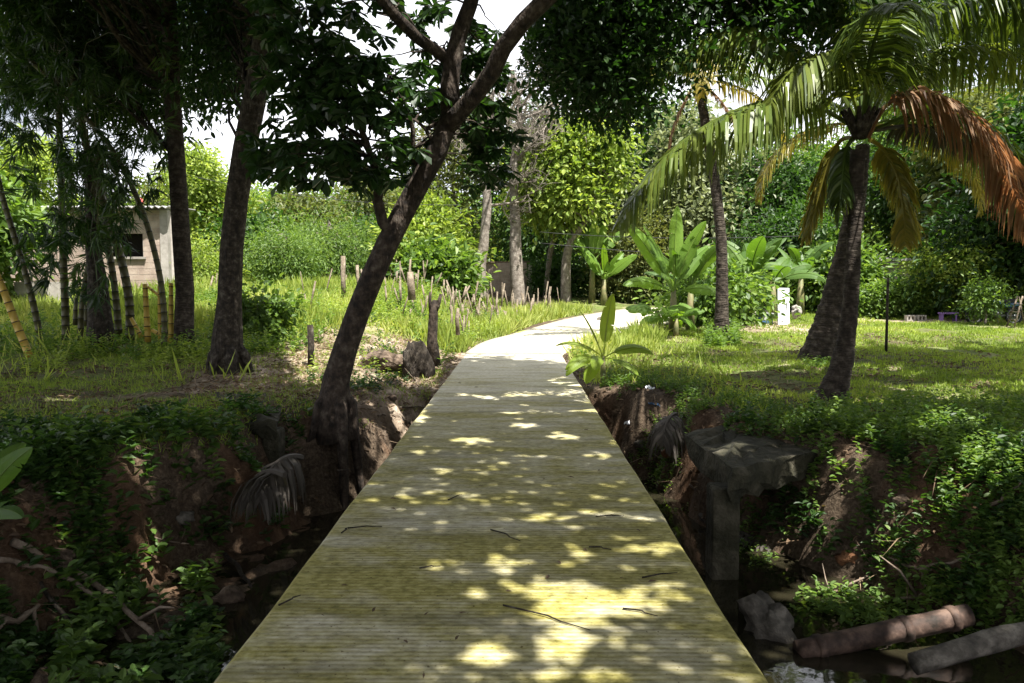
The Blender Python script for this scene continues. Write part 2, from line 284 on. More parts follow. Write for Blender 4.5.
# ------------------------------------------------------------ object helpers
BASE = {}
def root(name, loc, label, cat, group=None):
    o = bpy.data.objects.new(name, None); COL.objects.link(o); o.location = loc; o.empty_display_size = .1
    o['label'] = label; o['category'] = cat
    if group: o['group'] = group
    BASE[o.name] = np.array(loc, float); return o
def tag(o, label=None, cat=None, group=None, kind=None):
    for k, v in (('label', label), ('category', cat), ('group', group), ('kind', kind)):
        if v: o[k] = v
    return o
class MB:
    def __init__(s): s.v = []; s.f = []; s.n = 0; s.t = []
    def add(s, V, Fs, tint=None):
        V = np.asarray(V, float); s.v.append(V); s.f.append([tuple(int(i)+s.n for i in f) for f in Fs]); s.n += len(V)
        s.t.append(np.full(len(V), .5) if tint is None else np.broadcast_to(tint, (len(V),)))
    def box(s, c, d, M=None, tint=None):
        q = np.array([(x, y, z) for x in (-.5, .5) for y in (-.5, .5) for z in (-.5, .5)])*np.array(d)
        if M is not None: q = q@np.array(M).T
        s.add(q+np.array(c), [(0, 1, 3, 2), (4, 6, 7, 5), (0, 4, 5, 1), (2, 3, 7, 6), (0, 2, 6, 4), (1, 5, 7, 3)], tint)
    def tube(s, P, r, k=8, cap=True, wob=0.0, tint=None, seed=0, tw=None):
        P = np.asarray(P, float); n = len(P); r = np.broadcast_to(r, (n,))
        T = np.gradient(P, axis=0); T /= np.linalg.norm(T, axis=1)[:, None]+1e-12
        u = np.cross(T[0], [0, 0, 1.0]); u = u if np.linalg.norm(u) > .05 else np.cross(T[0], [1.0, 0, 0]); u /= np.linalg.norm(u)
        V = []; a = np.arange(k)*2*np.pi/k
        for i in range(n):
            u = u-T[i]*(u@T[i]); u /= np.linalg.norm(u); v = np.cross(T[i], u)
            rr = r[i]*np.ones(k)
            if wob: rr = rr*(1+wob*(vn(a*1.2+seed, np.full(k, i*.45), seed)-.5)*2)
            V.append(P[i]+(np.cos(a)*rr)[:, None]*u+(np.sin(a)*rr)[:, None]*v)
        V = np.concatenate(V); Fs = [(i*k+j, i*k+(j+1) % k, (i+1)*k+(j+1) % k, (i+1)*k+j) for i in range(n-1) for j in range(k)]
        if cap: Fs += [tuple(range(k))[::-1], tuple(range((n-1)*k, n*k))]
        s.add(V, Fs, tint)
    def build(s, name, m, parent=None, smooth=True):
        V = np.concatenate(s.v) if s.v else np.zeros((0, 3)); Fs = [f for g in s.f for f in g]
        return link(name, V, Fs, m, parent, np.concatenate(s.t) if s.t else None, smooth)
def link(name, V, Fs, m, parent=None, tint=None, smooth=True):
    me = bpy.data.meshes.new(name); off = np.zeros(3); p = parent
    if p is not None:
        while p.parent: p = p.parent
        off = BASE[p.name]
    V = np.asarray(V)-off
    if isinstance(Fs, np.ndarray):
        n, k = Fs.shape; me.vertices.add(len(V)); me.vertices.foreach_set('co', V.astype(np.float32).ravel())
        me.loops.add(n*k); me.loops.foreach_set('vertex_index', Fs.astype(np.int32).ravel())
        me.polygons.add(n); me.polygons.foreach_set('loop_start', np.arange(0, n*k, k, dtype=np.int32)); me.update(calc_edges=True)
    else: me.from_pydata(V.tolist(), [], Fs)
    if tint is not None:
        a = me.attributes.new('tint', 'FLOAT', 'POINT'); a.data.foreach_set('value', np.asarray(tint, np.float32))
    me.polygons.foreach_set('use_smooth', np.full(len(me.polygons), smooth)); me.update()
    me.materials.append(MAT[m] if isinstance(m, str) else m)
    o = bpy.data.objects.new(name, me); COL.objects.link(o)
    if parent is not None: o.parent = parent
    return o
def copy_tree(o, parent=None):
    c = o.copy(); COL.objects.link(c); c.parent = parent
    for ch in o.children: copy_tree(ch, c)
    return c
def nrm(v): return v/(np.linalg.norm(v, axis=-1, keepdims=True)+1e-9)
TPL = {'ov': (np.array([(0, 0, 0), (.5, .33, .10), (.42, .7, .06), (0, 1, -.10), (-.42, .7, .06), (-.5, .33, .10)]), [(0, 1, 2, 3), (0, 3, 4, 5)]),
       'ob': (np.array([(0, 0, 0), (.22, .35, .04), (.5, .78, .02), (0, 1, -.12), (-.5, .78, .02), (-.22, .35, .04)]), [(0, 1, 2, 3), (0, 3, 4, 5)]),
       'la': (np.array([(0, 0, 0), (.5, .3, .02), (0, 1, -.16), (-.5, .3, .02)]), [(0, 1, 2, 3)]),
       'bl': (np.array([(-.5, 0, 0), (.5, 0, 0), (.3, .6, .05), (-.1, 1.0, .18)]), [(0, 1, 2, 3)])}
def leaf_mesh(name, P, D, U, Ln, Wd, kind, m, parent=None, tint=None):
    T, Fs = TPL[kind]; n = len(P); D = nrm(D); S = nrm(np.cross(D, U)); U = np.cross(S, D)
    Ln = np.broadcast_to(Ln, (n,)); Wd = np.broadcast_to(Wd, (n,))
    V = P[:, None]+S[:, None]*(T[None, :, 0:1]*Wd[:, None, None])+D[:, None]*(T[None, :, 1:2]*Ln[:, None, None])+U[:, None]*(T[None, :, 2:3]*Ln[:, None, None])
    k = len(T); FF = (np.array(Fs)[None]+(np.arange(n)*k)[:, None, None]).reshape(-1, 4)
    if tint is None: tint = RNG.random(n)
    return link(name, V.reshape(-1, 3), FF, m, parent, np.repeat(np.clip(tint, 0, 1), k), smooth=False)
def rdir(n): return nrm(RNG.normal(size=(n, 3)))
def blob_pts(blobs, n, shell=.5):
    B = np.array(blobs, float); wt = (B[:, 3]*B[:, 4]*B[:, 5])**.67; i = RNG.choice(len(B), n, p=wt/wt.sum())
    r = shell+(1-shell)*RNG.random(n)**.6; r = np.where(RNG.random(n) < .25, RNG.random(n), r)
    d = rdir(n); return B[i, :3]+d*r[:, None]*B[i, 3:6], d
def foliage(name, C, Dc, per, cr_, Ln, Wd, kind, m, parent, prune=False, droop=.25, tb=.5, tv=.28):
    """C clump centres, per leaves each"""
    n = len(C); P = np.repeat(C, per, 0)+RNG.normal(size=(n*per, 3))*cr_*np.array([1, 1, .75]); O = np.repeat(Dc, per, 0)
    D = nrm(RNG.normal(size=P.shape)*.8+O*.6+(P-np.repeat(C, per, 0))/cr_*.5-np.array([0, 0, droop*1.4]))
    U = nrm(RNG.normal(size=P.shape)*.45+np.array([0, 0, 1.0])+O*.3)
    t = np.repeat(tb+RNG.normal(size=n)*tv*.6, per)+RNG.normal(size=n*per)*tv*.6
    s = RNG.uniform(.65, 1.25, len(P))
    if prune: k = ~(lit(P) if prune is True else lit_low(P)); P, D, U, t, s = P[k], D[k], U[k], t[k], s[k]
    return leaf_mesh(name, P, D, U, Ln*s, Wd*s, kind, m, parent, t)
def curve(a, b, sag=0., n=8, jit=0., bend=None):
    a = np.array(a, float); b = np.array(b, float); t = np.linspace(0, 1, n)[:, None]; P = a*(1-t)+b*t
    P[:, 2:3] -= sag*4*t*(1-t)
    if bend is not None: P = P+np.array(bend)*4*t*(1-t)
    if jit: J = RNG.normal(size=P.shape)*jit; J[0] = 0; J[-1] = 0; P = P+J
    return P
def limbs(mb, starts, C, n, r0, r1, jit=.1, k=6):
    """branches from the nearest lower trunk point to some clump centres"""
    S = np.array(starts); idx = RNG.choice(len(C), min(n, len(C)), replace=False)
    for i in idx:
        d = np.linalg.norm(S-C[i], axis=1)+np.where(S[:, 2] > C[i][2]+.2, 4, 0); s = S[RNG.choice(np.argsort(d)[:3])]
        m = 7; P = curve(s, C[i], sag=-.08*np.linalg.norm(C[i]-s), n=m, jit=jit)
        mb.tube(P, np.linspace(r0, r1, m), k, wob=.1)

# ------------------------------------------------------------ ground
def axis(segs):
    o = []
    for a, b, s in segs: o += list(np.arange(a, b, s))
    return np.array(o)
gx = axis([(-400, -60, 20), (-60, -20, 2), (-20, -9, .4), (-9, 9, .075), (9, 20, .4), (20, 60, 2), (60, 401, 20)])
gy = axis([(-60, -6, 4), (-6, 1, .35), (1, 16, .075), (16, 26, .16), (26, 45, .5), (45, 80, 3), (80, 420, 20)])
GX, GY = np.meshgrid(gx, gy); GZ = H(GX, GY); nx, ny = len(gx), len(gy)
nr = sst(40, 12, GY)*sst(13, 8, np.abs(GX))
sdc = chan_sd(GX, GY)
GZ = GZ+nr*.035*fbm(GX*7, GY*7, 41, 3)*sst(.02, .4, path_m(GX, GY))+sst(-.2, .3, sdc)*sst(2.2, .8, sdc)*(.15*fbm(GX*3.5, GY*3.5, 77, 4)+.07*np.abs(fbm(GX*11, GY*11, 78, 2)))
ii = (np.arange(ny-1)[:, None]*nx+np.arange(nx-1)[None]).ravel()
gnd = link('ground', np.c_[GX.ravel(), GY.ravel(), GZ.ravel()], np.c_[ii, ii+1, ii+nx+1, ii+nx], 'ground'); gnd['kind'] = 'structure'
def attr(o, nm, v): a = o.data.attributes.new(nm, 'FLOAT', 'POINT'); a.data.foreach_set('value', np.asarray(v, np.float32).ravel())
def ell(x, y, px, py, rx, ry):                          # soft patch in plan: centre + radii in metres
    return np.clip(1.4-np.hypot((x-px)/rx, (y-py)/ry), 0, 1)
def rubble(x, y): n_ = fbm(x*1.1, y*1.1, 55, 3); return sst(-.85, -1.3, x)*sst(-6.2, -4.6, x+1.6*n_)*sst(10.5, 12, y)*sst(21.5, 17.5, y+3*n_)
def masks(x, y):
    n1 = fbm(x*.7, y*.7, 51, 4); n2 = fbm(x*2.5, y*2.5, 61, 4); s = chan_sd(x, y)
    right = sst(.6, 2, x)*sst(-.3, -.9, s); left = sst(-1.5, -3.5, x)*sst(-.4, -1.2, s)
    g = right*np.clip(.75+1.0*n1+.5*n2, 0, 1)+left*np.clip(.5+1.3*n1+sst(14, 17, y)*.4, 0, 1)
    rub = rubble(x, y)
    g = g*(1-rub)*sst(0, .5, path_m(x, y))
    clay = sst(-.2, .3, s+.3*n2)*sst(1.5, .7, s)*np.clip(.10+1.6*n1+1.2*n2+.25*sst(2.4, 3.4, np.abs(x)), 0, .75)
    pale = rub*np.clip(.75+1.5*n2, 0, 1)+ell(x, y, -5.0, 20.5, 1.3, 1.6)+ell(x, y, 7.9, 26.5, 2.3, 2.2)+ell(x, y, 14.2, 28.6, 3.2, .9)+.7*ell(x, y, 4.4, 22.8, .5, 1.2)
    pale = np.clip(pale+.6*right*sst(.12, .3, n2)*sst(.0, .25, n1), 0, 1)
    return np.clip(g, 0, 1), np.clip(clay, 0, 1), pale
mg, mc, mp_ = masks(GX, GY); attr(gnd, 'grass', mg); attr(gnd, 'clay', mc); attr(gnd, 'pale', mp_)

# concrete footbridge deck (flat slab) and the path that bends away from it
ys = np.arange(-4, 18.61, .2); xs = np.array([-1.24, -1.215, -1.13, -1.12, -.6, -.1, .4, .90, .91, .995, 1.02])
V = []; moss_shade = []; rib = []
for y in ys:
    for i, x in enumerate(xs):
        e = .004*math.sin(y*1.9)+.003*math.sin(y*5.3); xx = x+(e if i < 2 else (e*-1 if i > 8 else 0))
        V.append((xx, y, -.018 if i in (0, 10) else 0.0)); rib.append((1.0 if 3 <= i <= 7 else 0.0)*float(np.interp(y, [5, 12, 18], [.9, .5, .3])))
        moss_shade.append(float(np.interp(y, [2, 5, 9, 13, 17, 19], [.55, .50, .34, -.1, -.6, -.9]))+(.12 if i in (0, 1, 9, 10) else 0))  # falloff along the deck also paints canopy shade against the sunlit far end
nxs = len(xs); Fd = [(r*nxs+i, r*nxs+i+1, (r+1)*nxs+i+1, (r+1)*nxs+i) for r in range(len(ys)-1) for i in range(nxs-1)]
n0 = len(V)
for y in ys:
    for x in (-1.24, 1.02):
        V.append((x, y, -.22)); moss_shade.append(.8); rib.append(0)
for r in range(len(ys)-1):
    Fd.append((r*nxs, (r+1)*nxs, n0+2*(r+1), n0+2*r)); Fd.append((r*nxs+nxs-1, n0+2*r+1, n0+2*(r+1)+1, (r+1)*nxs+nxs-1)); Fd.append((n0+2*r, n0+2*(r+1), n0+2*(r+1)+1, n0+2*r+1))
deck = link('bridge_deck', np.array(V), Fd, 'concrete', smooth=False); attr(deck, 'moss_shade', moss_shade); attr(deck, 'rib', rib)
tag(deck, 'mossy ribbed concrete footbridge deck running from the viewer over the creek', 'footbridge')
V = []; K = 9
for a, b in zip(SL, SR):
    for j in range(K):
        p = a*(1-j/(K-1))+b*(j/(K-1)); V.append((p[0], p[1], float(base_h(np.array(p[0]), np.array(p[1])))+(.006 if (p[1] < 18.8) else .01)))
m_ = len(SL); Fp = [(r*K+i, r*K+i+1, (r+1)*K+i+1, (r+1)*K+i) for r in range(m_-1) for i in range(K-1)]
nV = len(V)
for r in range(m_):
    for j in (0, K-1): q = V[r*K+j]; V.append((q[0], q[1], q[2]-.2))
for r in range(m_-1): Fp += [(r*K, (r+1)*K, nV+2*r+2, nV+2*r), (r*K+K-1, nV+2*r+1, nV+2*r+3, (r+1)*K+K-1)]
pth = link('path', np.array(V), Fp, 'concrete'); pth['kind'] = 'structure'; attr(pth, 'moss_shade', np.full(len(V), -.7)); attr(pth, 'rib', np.full(len(V), .3))
wat = link('creek_water', np.array([(-9, -4, -1.17), (9, -4, -1.17), (9, 14, -1.17), (-9, 14, -1.17)]), [(0, 1, 2, 3)], 'water'); wat['kind'] = 'structure'

# ------------------------------------------------------------ trees near the path
def roots_flare(mb, base, r, n=7, ln=.9, dz=-.5, seed=1):
    hk = .7
    for k in range(n):
        a = 2*math.pi*k/n+random.uniform(-.25, .25); l_ = ln*random.uniform(.7, 1.3)
        d = np.array([math.cos(a), math.sin(a), 0]); p0 = np.array(base)+np.array([0, 0, .40*r/.2])+d*r*.3
        pts = [p0, np.array(base)+d*r*1.0+np.array([0, 0, .2*r/.2]), np.array(base)+d*(r+l_*.45), np.array(base)+d*(r+l_)]
        for i in (2, 3): pts[i][2] = H1(pts[i][0], pts[i][1])-(.02 if i == 2 else .08)
        mb.tube(pts, [r*.35, r*.42, r*.26, r*.1], 7, wob=.2, seed=seed+k)
# the leaning tree over the deck
b = at(340, 452, 10.0); b[2] = -.35
LT = root('leaning_tree', b, 'leaning tree with forked reddish trunk bending right over the edge of the footbridge', 'tree')
Y0 = 10.0
tp = np.array([at(338, 440, Y0), at(334, 410, Y0), at(337, 380, Y0), at(346, 348, Y0), at(358, 312, Y0), at(372, 277, Y0), at(388, 243, Y0), at(404, 212, Y0), at(422, 178, Y0-.1), at(437, 150, Y0-.2), at(446, 127, Y0-.2), at(450, 110, Y0-.2)])
tr = .76*np.array([.36, .27, .225, .20, .19, .185, .18, .175, .17, .165, .15, .13])
mb = MB(); mb.tube(tp, tr, 14, wob=.10, seed=3)
fkR = np.array([at(446, 127, Y0-.2), at(460, 112, Y0-.3), at(478, 92, Y0-.5), at(492, 72, Y0-.7), at(502, 48, Y0-.8), at(522, 22, Y0-1.0), at(545, 0, Y0-1.1), at(590, -45, Y0-1.2), at(640, -80, Y0-1.2), at(720, -120, Y0-1)])
mb.tube(fkR, [.12, .115, .11, .108, .105, .10, .10, .085, .07, .05], 10, wob=.15, seed=5)
fkL = np.array([at(450, 110, Y0-.2), at(449, 85, Y0-.2), at(452, 60, Y0-.2), at(460, 30, Y0-.2), at(470, 5, Y0-.3), at(482, -40, Y0-.5), at(480, -110, Y0-.8), at(500, -180, Y0-1.2)])
mb.tube(fkL, [.13, .12, .11, .105, .10, .09, .07, .05], 10, wob=.15, seed=6)
fk2 = np.array([at(450, 62, Y0-.2), at(435, 50, Y0-.3), at(418, 38, Y0-.5), at(395, 15, Y0-.8), at(378, -5, Y0-1), at(340, -60, Y0-1.5), at(300, -110, Y0-2)])
mb.tube(fk2, [.08, .075, .072, .068, .065, .05, .04], 9, wob=.12, seed=7)
fk3 = np.array([at(393, 236, Y0), at(382, 222, Y0-.1), at(377, 200, Y0-.2), at(380, 180, Y0-.25), at(372, 160, Y0-.4), at(366, 140, Y0-.5), at(352, 110, Y0-.6), at(330, 80, Y0-.7)])
mb.tube(fk3, [.075, .07, .065, .058, .04, .035, .03, .02], 9, wob=.1, seed=8)
fk4 = np.array([at(418, 165, Y0-.1), at(412, 150, Y0-.2), at(413, 130, Y0-.3), at(408, 108, Y0-.4), at(392, 80, Y0-.5)]); mb.tube(fk4, [.04, .035, .03, .022, .015], 7)
fk5 = np.array([at(437, 150, Y0-.2), at(425, 128, Y0-.3), at(415, 120, Y0-.3), at(396, 118, Y0-.3)]); mb.tube(fk5, [.03, .022, .018, .01], 6)
roots_flare(mb, at(336, 418, Y0), .19, 5, .25)
def whorls(name, C, m, parent, per=9, Ln=.17, Wd=.07, prune=False):
    n = len(C); a = RNG.random(n)[:, None]*6.28+np.arange(per)[None]*6.28/per*1.02; tilt = RNG.uniform(-.65, .15, (n, per))
    ax = nrm(RNG.normal(size=(n, 3))*.35+np.array([0, 0, 1])); u = nrm(np.cross(ax, RNG.normal(size=(n, 3)))); v = np.cross(ax, u)
    D = np.cos(a)[..., None]*u[:, None]+np.sin(a)[..., None]*v[:, None]+tilt[..., None]*ax[:, None]-np.array([0, 0, .2])
    D = D.reshape(-1, 3); P = np.repeat(C, per, 0)+RNG.normal(size=(n*per, 3))*.012; U = np.repeat(ax, per, 0)+RNG.normal(size=P.shape)*.15
    s = RNG.uniform(.7, 1.2, len(P)); t = np.repeat(RNG.normal(size=n)*.18, per)+.45+RNG.normal(size=len(P))*.12
    if prune: k = ~lit_low(P); P, D, U, s, t = P[k], D[k], U[k], s[k], t[k]
    return leaf_mesh(name, P, D, U, Ln*s, Wd*s, 'ob', m, parent, t)
def pxbox(x0, x1, y0, y1, Ya, Yb, n, jit=0):
    return np.array([at(random.uniform(x0, x1), random.uniform(y0, y1), random.uniform(Ya, Yb)) for _ in range(n)])
WB = [(258, 330, -20, 60, 34), (262, 320, 50, 110, 34), (290, 350, 40, 120, 34), (318, 400, -10, 60, 22), (325, 385, 55, 115, 44), (300, 355, 95, 150, 22), (256, 330, 140, 185, 34), (248, 300, 120, 160, 12), (330, 395, 135, 182, 34), (385, 440, 60, 110, 22),
      (395, 445, 5, 50, 18), (372, 420, 100, 150, 12), (395, 425, 160, 182, 6), (455, 475, 20, 90, 8), (350, 372, 150, 190, 6), (468, 502, 95, 185, 46), (478, 505, 60, 120, 14), (395, 448, 60, 130, 26), (455, 500, 25, 95, 26), (400, 440, 130, 185, 10), (262, 300, -20, 40, 16), (480, 520, 120, 175, 14), (440, 470, 90, 130, 5)]
WC = np.concatenate([pxbox(x0, x1, y0, y1, 8.6 if x0 < 390 else 10.3, 10.4 if x0 < 390 else 11.6, n) for x0, x1, y0, y1, n in WB])
st = np.concatenate([fk3[3:], fk4[1:], fk2, fkL[2:6], fk5[1:], fkR[2:4]])
limbs(mb, st, WC, 90, .014, .004, .03, 5)
# overhead crown (out of frame above the deck) plus the dark mass hanging in at the top of the picture
OC, OD = blob_pts([(-.5, 8.0, 7.6, 2.8, 3.2, 1.3), (1.8, 9.5, 7.7, 3.0, 3.0, 1.2), (.5, 12.5, 8.6, 3.2, 2.6, 1.2), (-2.5, 5.5, 7.2, 2.8, 2.8, 1.2), (2.0, 6.2, 7.2, 2.6, 2.6, 1.1)], 950, .2)
limbs(mb, np.concatenate([fkR[5:], fkL[4:], fk2[4:]]), OC, 60, .035, .008, .08, 5)
mb.build('trunk', 'bark_red', LT)
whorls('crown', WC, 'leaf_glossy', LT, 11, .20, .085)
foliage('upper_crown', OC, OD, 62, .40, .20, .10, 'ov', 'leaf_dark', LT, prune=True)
# dark dense canopy hanging at the top centre (its own tree, stem out of view to the right of the creek)
CT = root('canopy_tree', (9.0, 4.0, H1(9, 4)), 'dark small leaved crown hanging across the top between leaning trunk and palms', 'tree')
mb = MB(); tk = np.array([(9, 4, H1(9, 4)-.2), (8.9, 4.4, 2), (8.4, 5.2, 4), (7.5, 6.5, 6), (6, 8.3, 7.2), (4.5, 10, 7.5), (3.0, 11.2, 7.4), (1.5, 12, 7.0)])
mb.tube(tk, [.45, .36, .32, .27, .22, .17, .12, .06], 12, wob=.1)
CB = [(515, 560, -40, 60, 60), (550, 640, -40, 70, 220), (575, 640, 50, 108, 90), (640, 760, -40, 38, 230), (650, 720, 35, 65, 34), (740, 850, -50, 20, 130), (760, 845, 5, 40, 20), (540, 575, 55, 90, 14), (672, 700, 60, 90, 9), (600, 640, 95, 118, 14)]
CC = np.concatenate([pxbox(x0, x1, y0, y1, 10.5, 13, n) for x0, x1, y0, y1, n in CB])
CC = np.concatenate([CC, pxbox(895, 1045, -50, 28, 13.5, 16, 120), pxbox(960, 1045, 20, 60, 13.5, 16, 30)]); limbs(mb, tk[4:], CC, 50, .03, .008, .08, 5); 
O2, D2 = blob_pts([(6.0, 5.5, 8.0, 3.4, 3.6, 1.3), (4.5, 9.2, 8.6, 3.0, 2.6, 1.2), (8.5, 8.5, 8.6, 3.2, 3.2, 1.2), (11.5, 5, 8.2, 3.4, 4, 1.4), (5, 2, 7.5, 3, 3, 1.2), (11.5, 13, 9.4, 3.4, 2.6, 1.3), (15.5, 11.5, 9.4, 3.4, 3, 1.3), (14, 16, 9.8, 3.2, 1.8, 1.1)], 1600, .2)
limbs(mb, tk[3:], O2, 40, .04, .01, .1, 5); mb.build('trunk', 'bark_brown', CT)
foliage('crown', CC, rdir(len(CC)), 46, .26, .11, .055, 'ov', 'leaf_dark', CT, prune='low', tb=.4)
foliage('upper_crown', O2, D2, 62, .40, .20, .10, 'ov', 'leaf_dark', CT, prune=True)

# big trunk and slim trunk on the left
def trunk_tree(name, pts, rad, label, bark, CBx, ov, Yr, per=40, leaf=('ov', .14, .065, 'leaf_dark'), nl=60, flare=.3, novl=700):
    P = np.array(pts); bz = P[0].copy(); bz[2] = H1(bz[0], bz[1]); t = root(name, bz, label, 'tree'); P[0][2] = bz[2]-.15
    mb = MB(); mb.tube(P, rad, 14, wob=.08, seed=int(abs(P[0][0])*10)); roots_flare(mb, bz, flare*.75, 6, .25)
    C = np.concatenate([pxbox(x0, x1, y0, y1, Yr[0], Yr[1], n) for x0, x1, y0, y1, n in CBx]) if CBx else np.zeros((0, 3))
    O, Dd = blob_pts(ov, novl, .2)
    st_ = P[len(P)//2:]; limbs(mb, st_[1:], O, 20, .035, .008, .12, 5)
    if len(C): limbs(mb, st_, C, 50, .03, .006, .08, 5)
    mb.build('trunk', bark, t)
    if len(C): foliage('crown', C, rdir(len(C)), per, .3, leaf[1], leaf[2], leaf[0], leaf[3], t, tb=.4, droop=.5)
    foliage('upper_crown', O, Dd, 62, .40, .20, .10, 'ov', 'leaf_dark', t, prune=True); return t
trunk_tree('shade_tree', [at(230, 372, 14.3), at(227, 345, 14.3), at(229, 300, 14.3), at(231, 250, 14.3), at(236, 200, 14.3), at(244, 150, 14.2), at(256, 90, 14), at(265, 30, 13.8), at(272, -60, 13.4), at(280, -180, 12.5)],
           [.36, .27, .21, .20, .20, .20, .19, .17, .15, .11], 'thick mottled brown trunk standing left of the leaning tree, slightly curved', 'bark_brown',
           [(205, 262, -30, 70, 80), (185, 235, -30, 95, 70), (262, 300, -30, 40, 20), (195, 240, 80, 104, 14), (240, 262, 60, 110, 8)],
           [(-4.5, 11, 8.6, 3.2, 3.4, 1.5), (-2.0, 14.5, 9.6, 3.0, 2.5, 1.4), (-6.5, 14, 9.2, 3.2, 3, 1.5), (-4.5, 8, 7.8, 2.6, 2.6, 1.1)], (14.6, 17.5), flare=.36, novl=900)
trunk_tree('slender_tree', [at(186, 352, 16.5), at(184, 330, 16.5), at(185, 290, 16.5), at(181, 230, 16.5), at(177, 160, 16.5), at(172, 90, 16.4), at(170, 30, 16.2), at(166, -50, 16), at(160, -140, 15.5)],
           [.26, .20, .175, .17, .165, .16, .15, .13, .1], 'slender straight speckled trunk, second standing trunk left of the leaning tree', 'bark_palm',
           [(85, 175, -30, 70, 260), (95, 165, 50, 115, 90), (130, 165, 110, 145, 9), (178, 200, 60, 105, 8), (0, 90, -30, 90, 260)],
           [(-8, 11, 8.8, 3.4, 3.6, 1.5), (-10.5, 15, 9.2, 3.2, 3.2, 1.5), (-7.5, 7.5, 7.8, 3.0, 2.8, 1.2), (-10.5, 9, 8.2, 3.0, 3.5, 1.3)], (16.9, 20), leaf=('la', .26, .055, 'leaf_bamboo'), flare=.24, novl=1050)
# a tree behind the viewer that shades the near end of the deck
tb_ = np.array([(-5.8, -7, H1(-5.8, -7)-.2), (-5.6, -6.6, 2.2), (-5, -5.6, 4.2), (-4, -4, 5.8), (-3, -2, 6.6), (-2, 0, 7.0)])
BT = root('broad_shade_tree', (-5.8, -7, H1(-5.8, -7)), 'broad dark tree behind the viewer whose leaves shade the near end of the deck', 'tree')
mb = MB(); mb.tube(tb_, [.5, .42, .34, .26, .18, .1], 12, wob=.1)
O3, D3 = blob_pts([(-3.5, 1, 7.2, 3.0, 3.2, 1.1), (.6, 1.8, 7.2, 2.8, 3.4, 1.1), (2.4, -2, 7, 3, 2.6, 1.1), (-3, -3, 7.4, 3.5, 3, 1.2), (-7.5, 2.8, 7.6, 3.0, 3.4, 1.2)], 1000, .2)
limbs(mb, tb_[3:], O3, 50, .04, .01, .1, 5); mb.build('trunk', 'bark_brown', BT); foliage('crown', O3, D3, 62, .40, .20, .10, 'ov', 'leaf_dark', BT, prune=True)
# ------------------------------------------------------------ palms
def frond(base, az, el, ln, bend=1.5, leaf=.55, m='palm_leaf', parent=None, name='frond', label=None, hang=.9, tint=.45, nl=60, sweep=0, path=None):
    """one pinnate frond: rachis curving under gravity, leaflets hanging in two rows"""
    n = 16; P = [np.array(base, float)]; e = el; a = az
    for i in range(n):
        st_ = ln/n; d = np.array([math.sin(a)*math.cos(e), math.cos(a)*math.cos(e), math.sin(e)]); P.append(P[-1]+d*st_); e -= bend/n*(.5+1.0*i/n); a += sweep/n
    if path is not None:
        Q_ = sm(np.array(path), 8); cu = np.r_[0, np.cumsum(np.linalg.norm(np.diff(Q_, axis=0), axis=1))]; P = [[np.interp(v, cu, Q_[:, k]) for k in range(3)] for v in np.linspace(0, cu[-1], n+1)]
    P = np.array(P); mb = MB(); mb.tube(P, np.linspace(.034, .006, n+1), 5, tint=tint*.8+.25)
    T = np.gradient(P, axis=0); T = nrm(T); cum = np.linspace(0, 1, n+1); Q = []; Fs = []; tt = []; c = 0
    for k in range(nl):
        t = .16+.84*k/(nl-1)+random.uniform(-.004, .004); t = min(t, .999); i = min(int(t*n), n-1); f = t*n-i; p = P[i]*(1-f)+P[i+1]*f; tg = T[i]*(1-f)+T[i+1]*f
        sd_ = np.cross(tg, [0, 0, 1.0]); sd_ = sd_/(np.linalg.norm(sd_)+1e-6)
        for sgn in (-1, 1):
            L_ = leaf*(math.sin(math.pi*(.12+.85*t))**.6)*random.uniform(.8, 1.12); upn = np.cross(sd_, tg)
            d = sd_*sgn*.85+tg*random.uniform(.35, .6)+upn*random.uniform(.05, .3); d = d/np.linalg.norm(d)
            q = p.copy(); w_ = .013+.009*leaf; tn = np.clip(tint+random.gauss(0, .16)+.15*t, 0, 1); wd_ = nrm(np.cross(d, upn)+.3*np.array([random.gauss(0, 1) for _ in range(3)]))
            for s in range(4):
                ww = (w_*.7, w_, w_*.8, w_*.1)[s]; Q += [q+wd_*ww, q-wd_*ww]; tt += [tn, tn]
                d = d+np.array([0, 0, -1])*hang*(.28+.30*s)*random.uniform(.7, 1.3); d = d/np.linalg.norm(d); q = q+d*L_/3
            for s in range(3): Fs.append((c+2*s, c+2*s+1, c+2*s+3, c+2*s+2))
            c += 8
    mb.add(Q, Fs, np.array(tt)); o = mb.build(name, m, parent, smooth=False)
    if label: o['label'] = label
    return o
def palm_trunk(P, r, parent, seed=0):
    P = sm(np.array(P), 10); n = len(P); cum = np.r_[0, np.cumsum(np.linalg.norm(np.diff(P, axis=0), axis=1))]
    q = np.interp(np.linspace(0, cum[-1], int(cum[-1]/.045)), cum, np.arange(n)); Q = np.array([[np.interp(t, np.arange(n), P[:, k]) for k in range(3)] for t in q])
    rr = np.interp(np.linspace(0, 1, len(Q)), np.linspace(0, 1, len(r)), r)*(1+.05*(np.arange(len(Q)) % 3 == 0))
    mb = MB(); mb.tube(Q, rr, 14, wob=.07, seed=seed); return mb.build('trunk', 'bark_palm', parent)
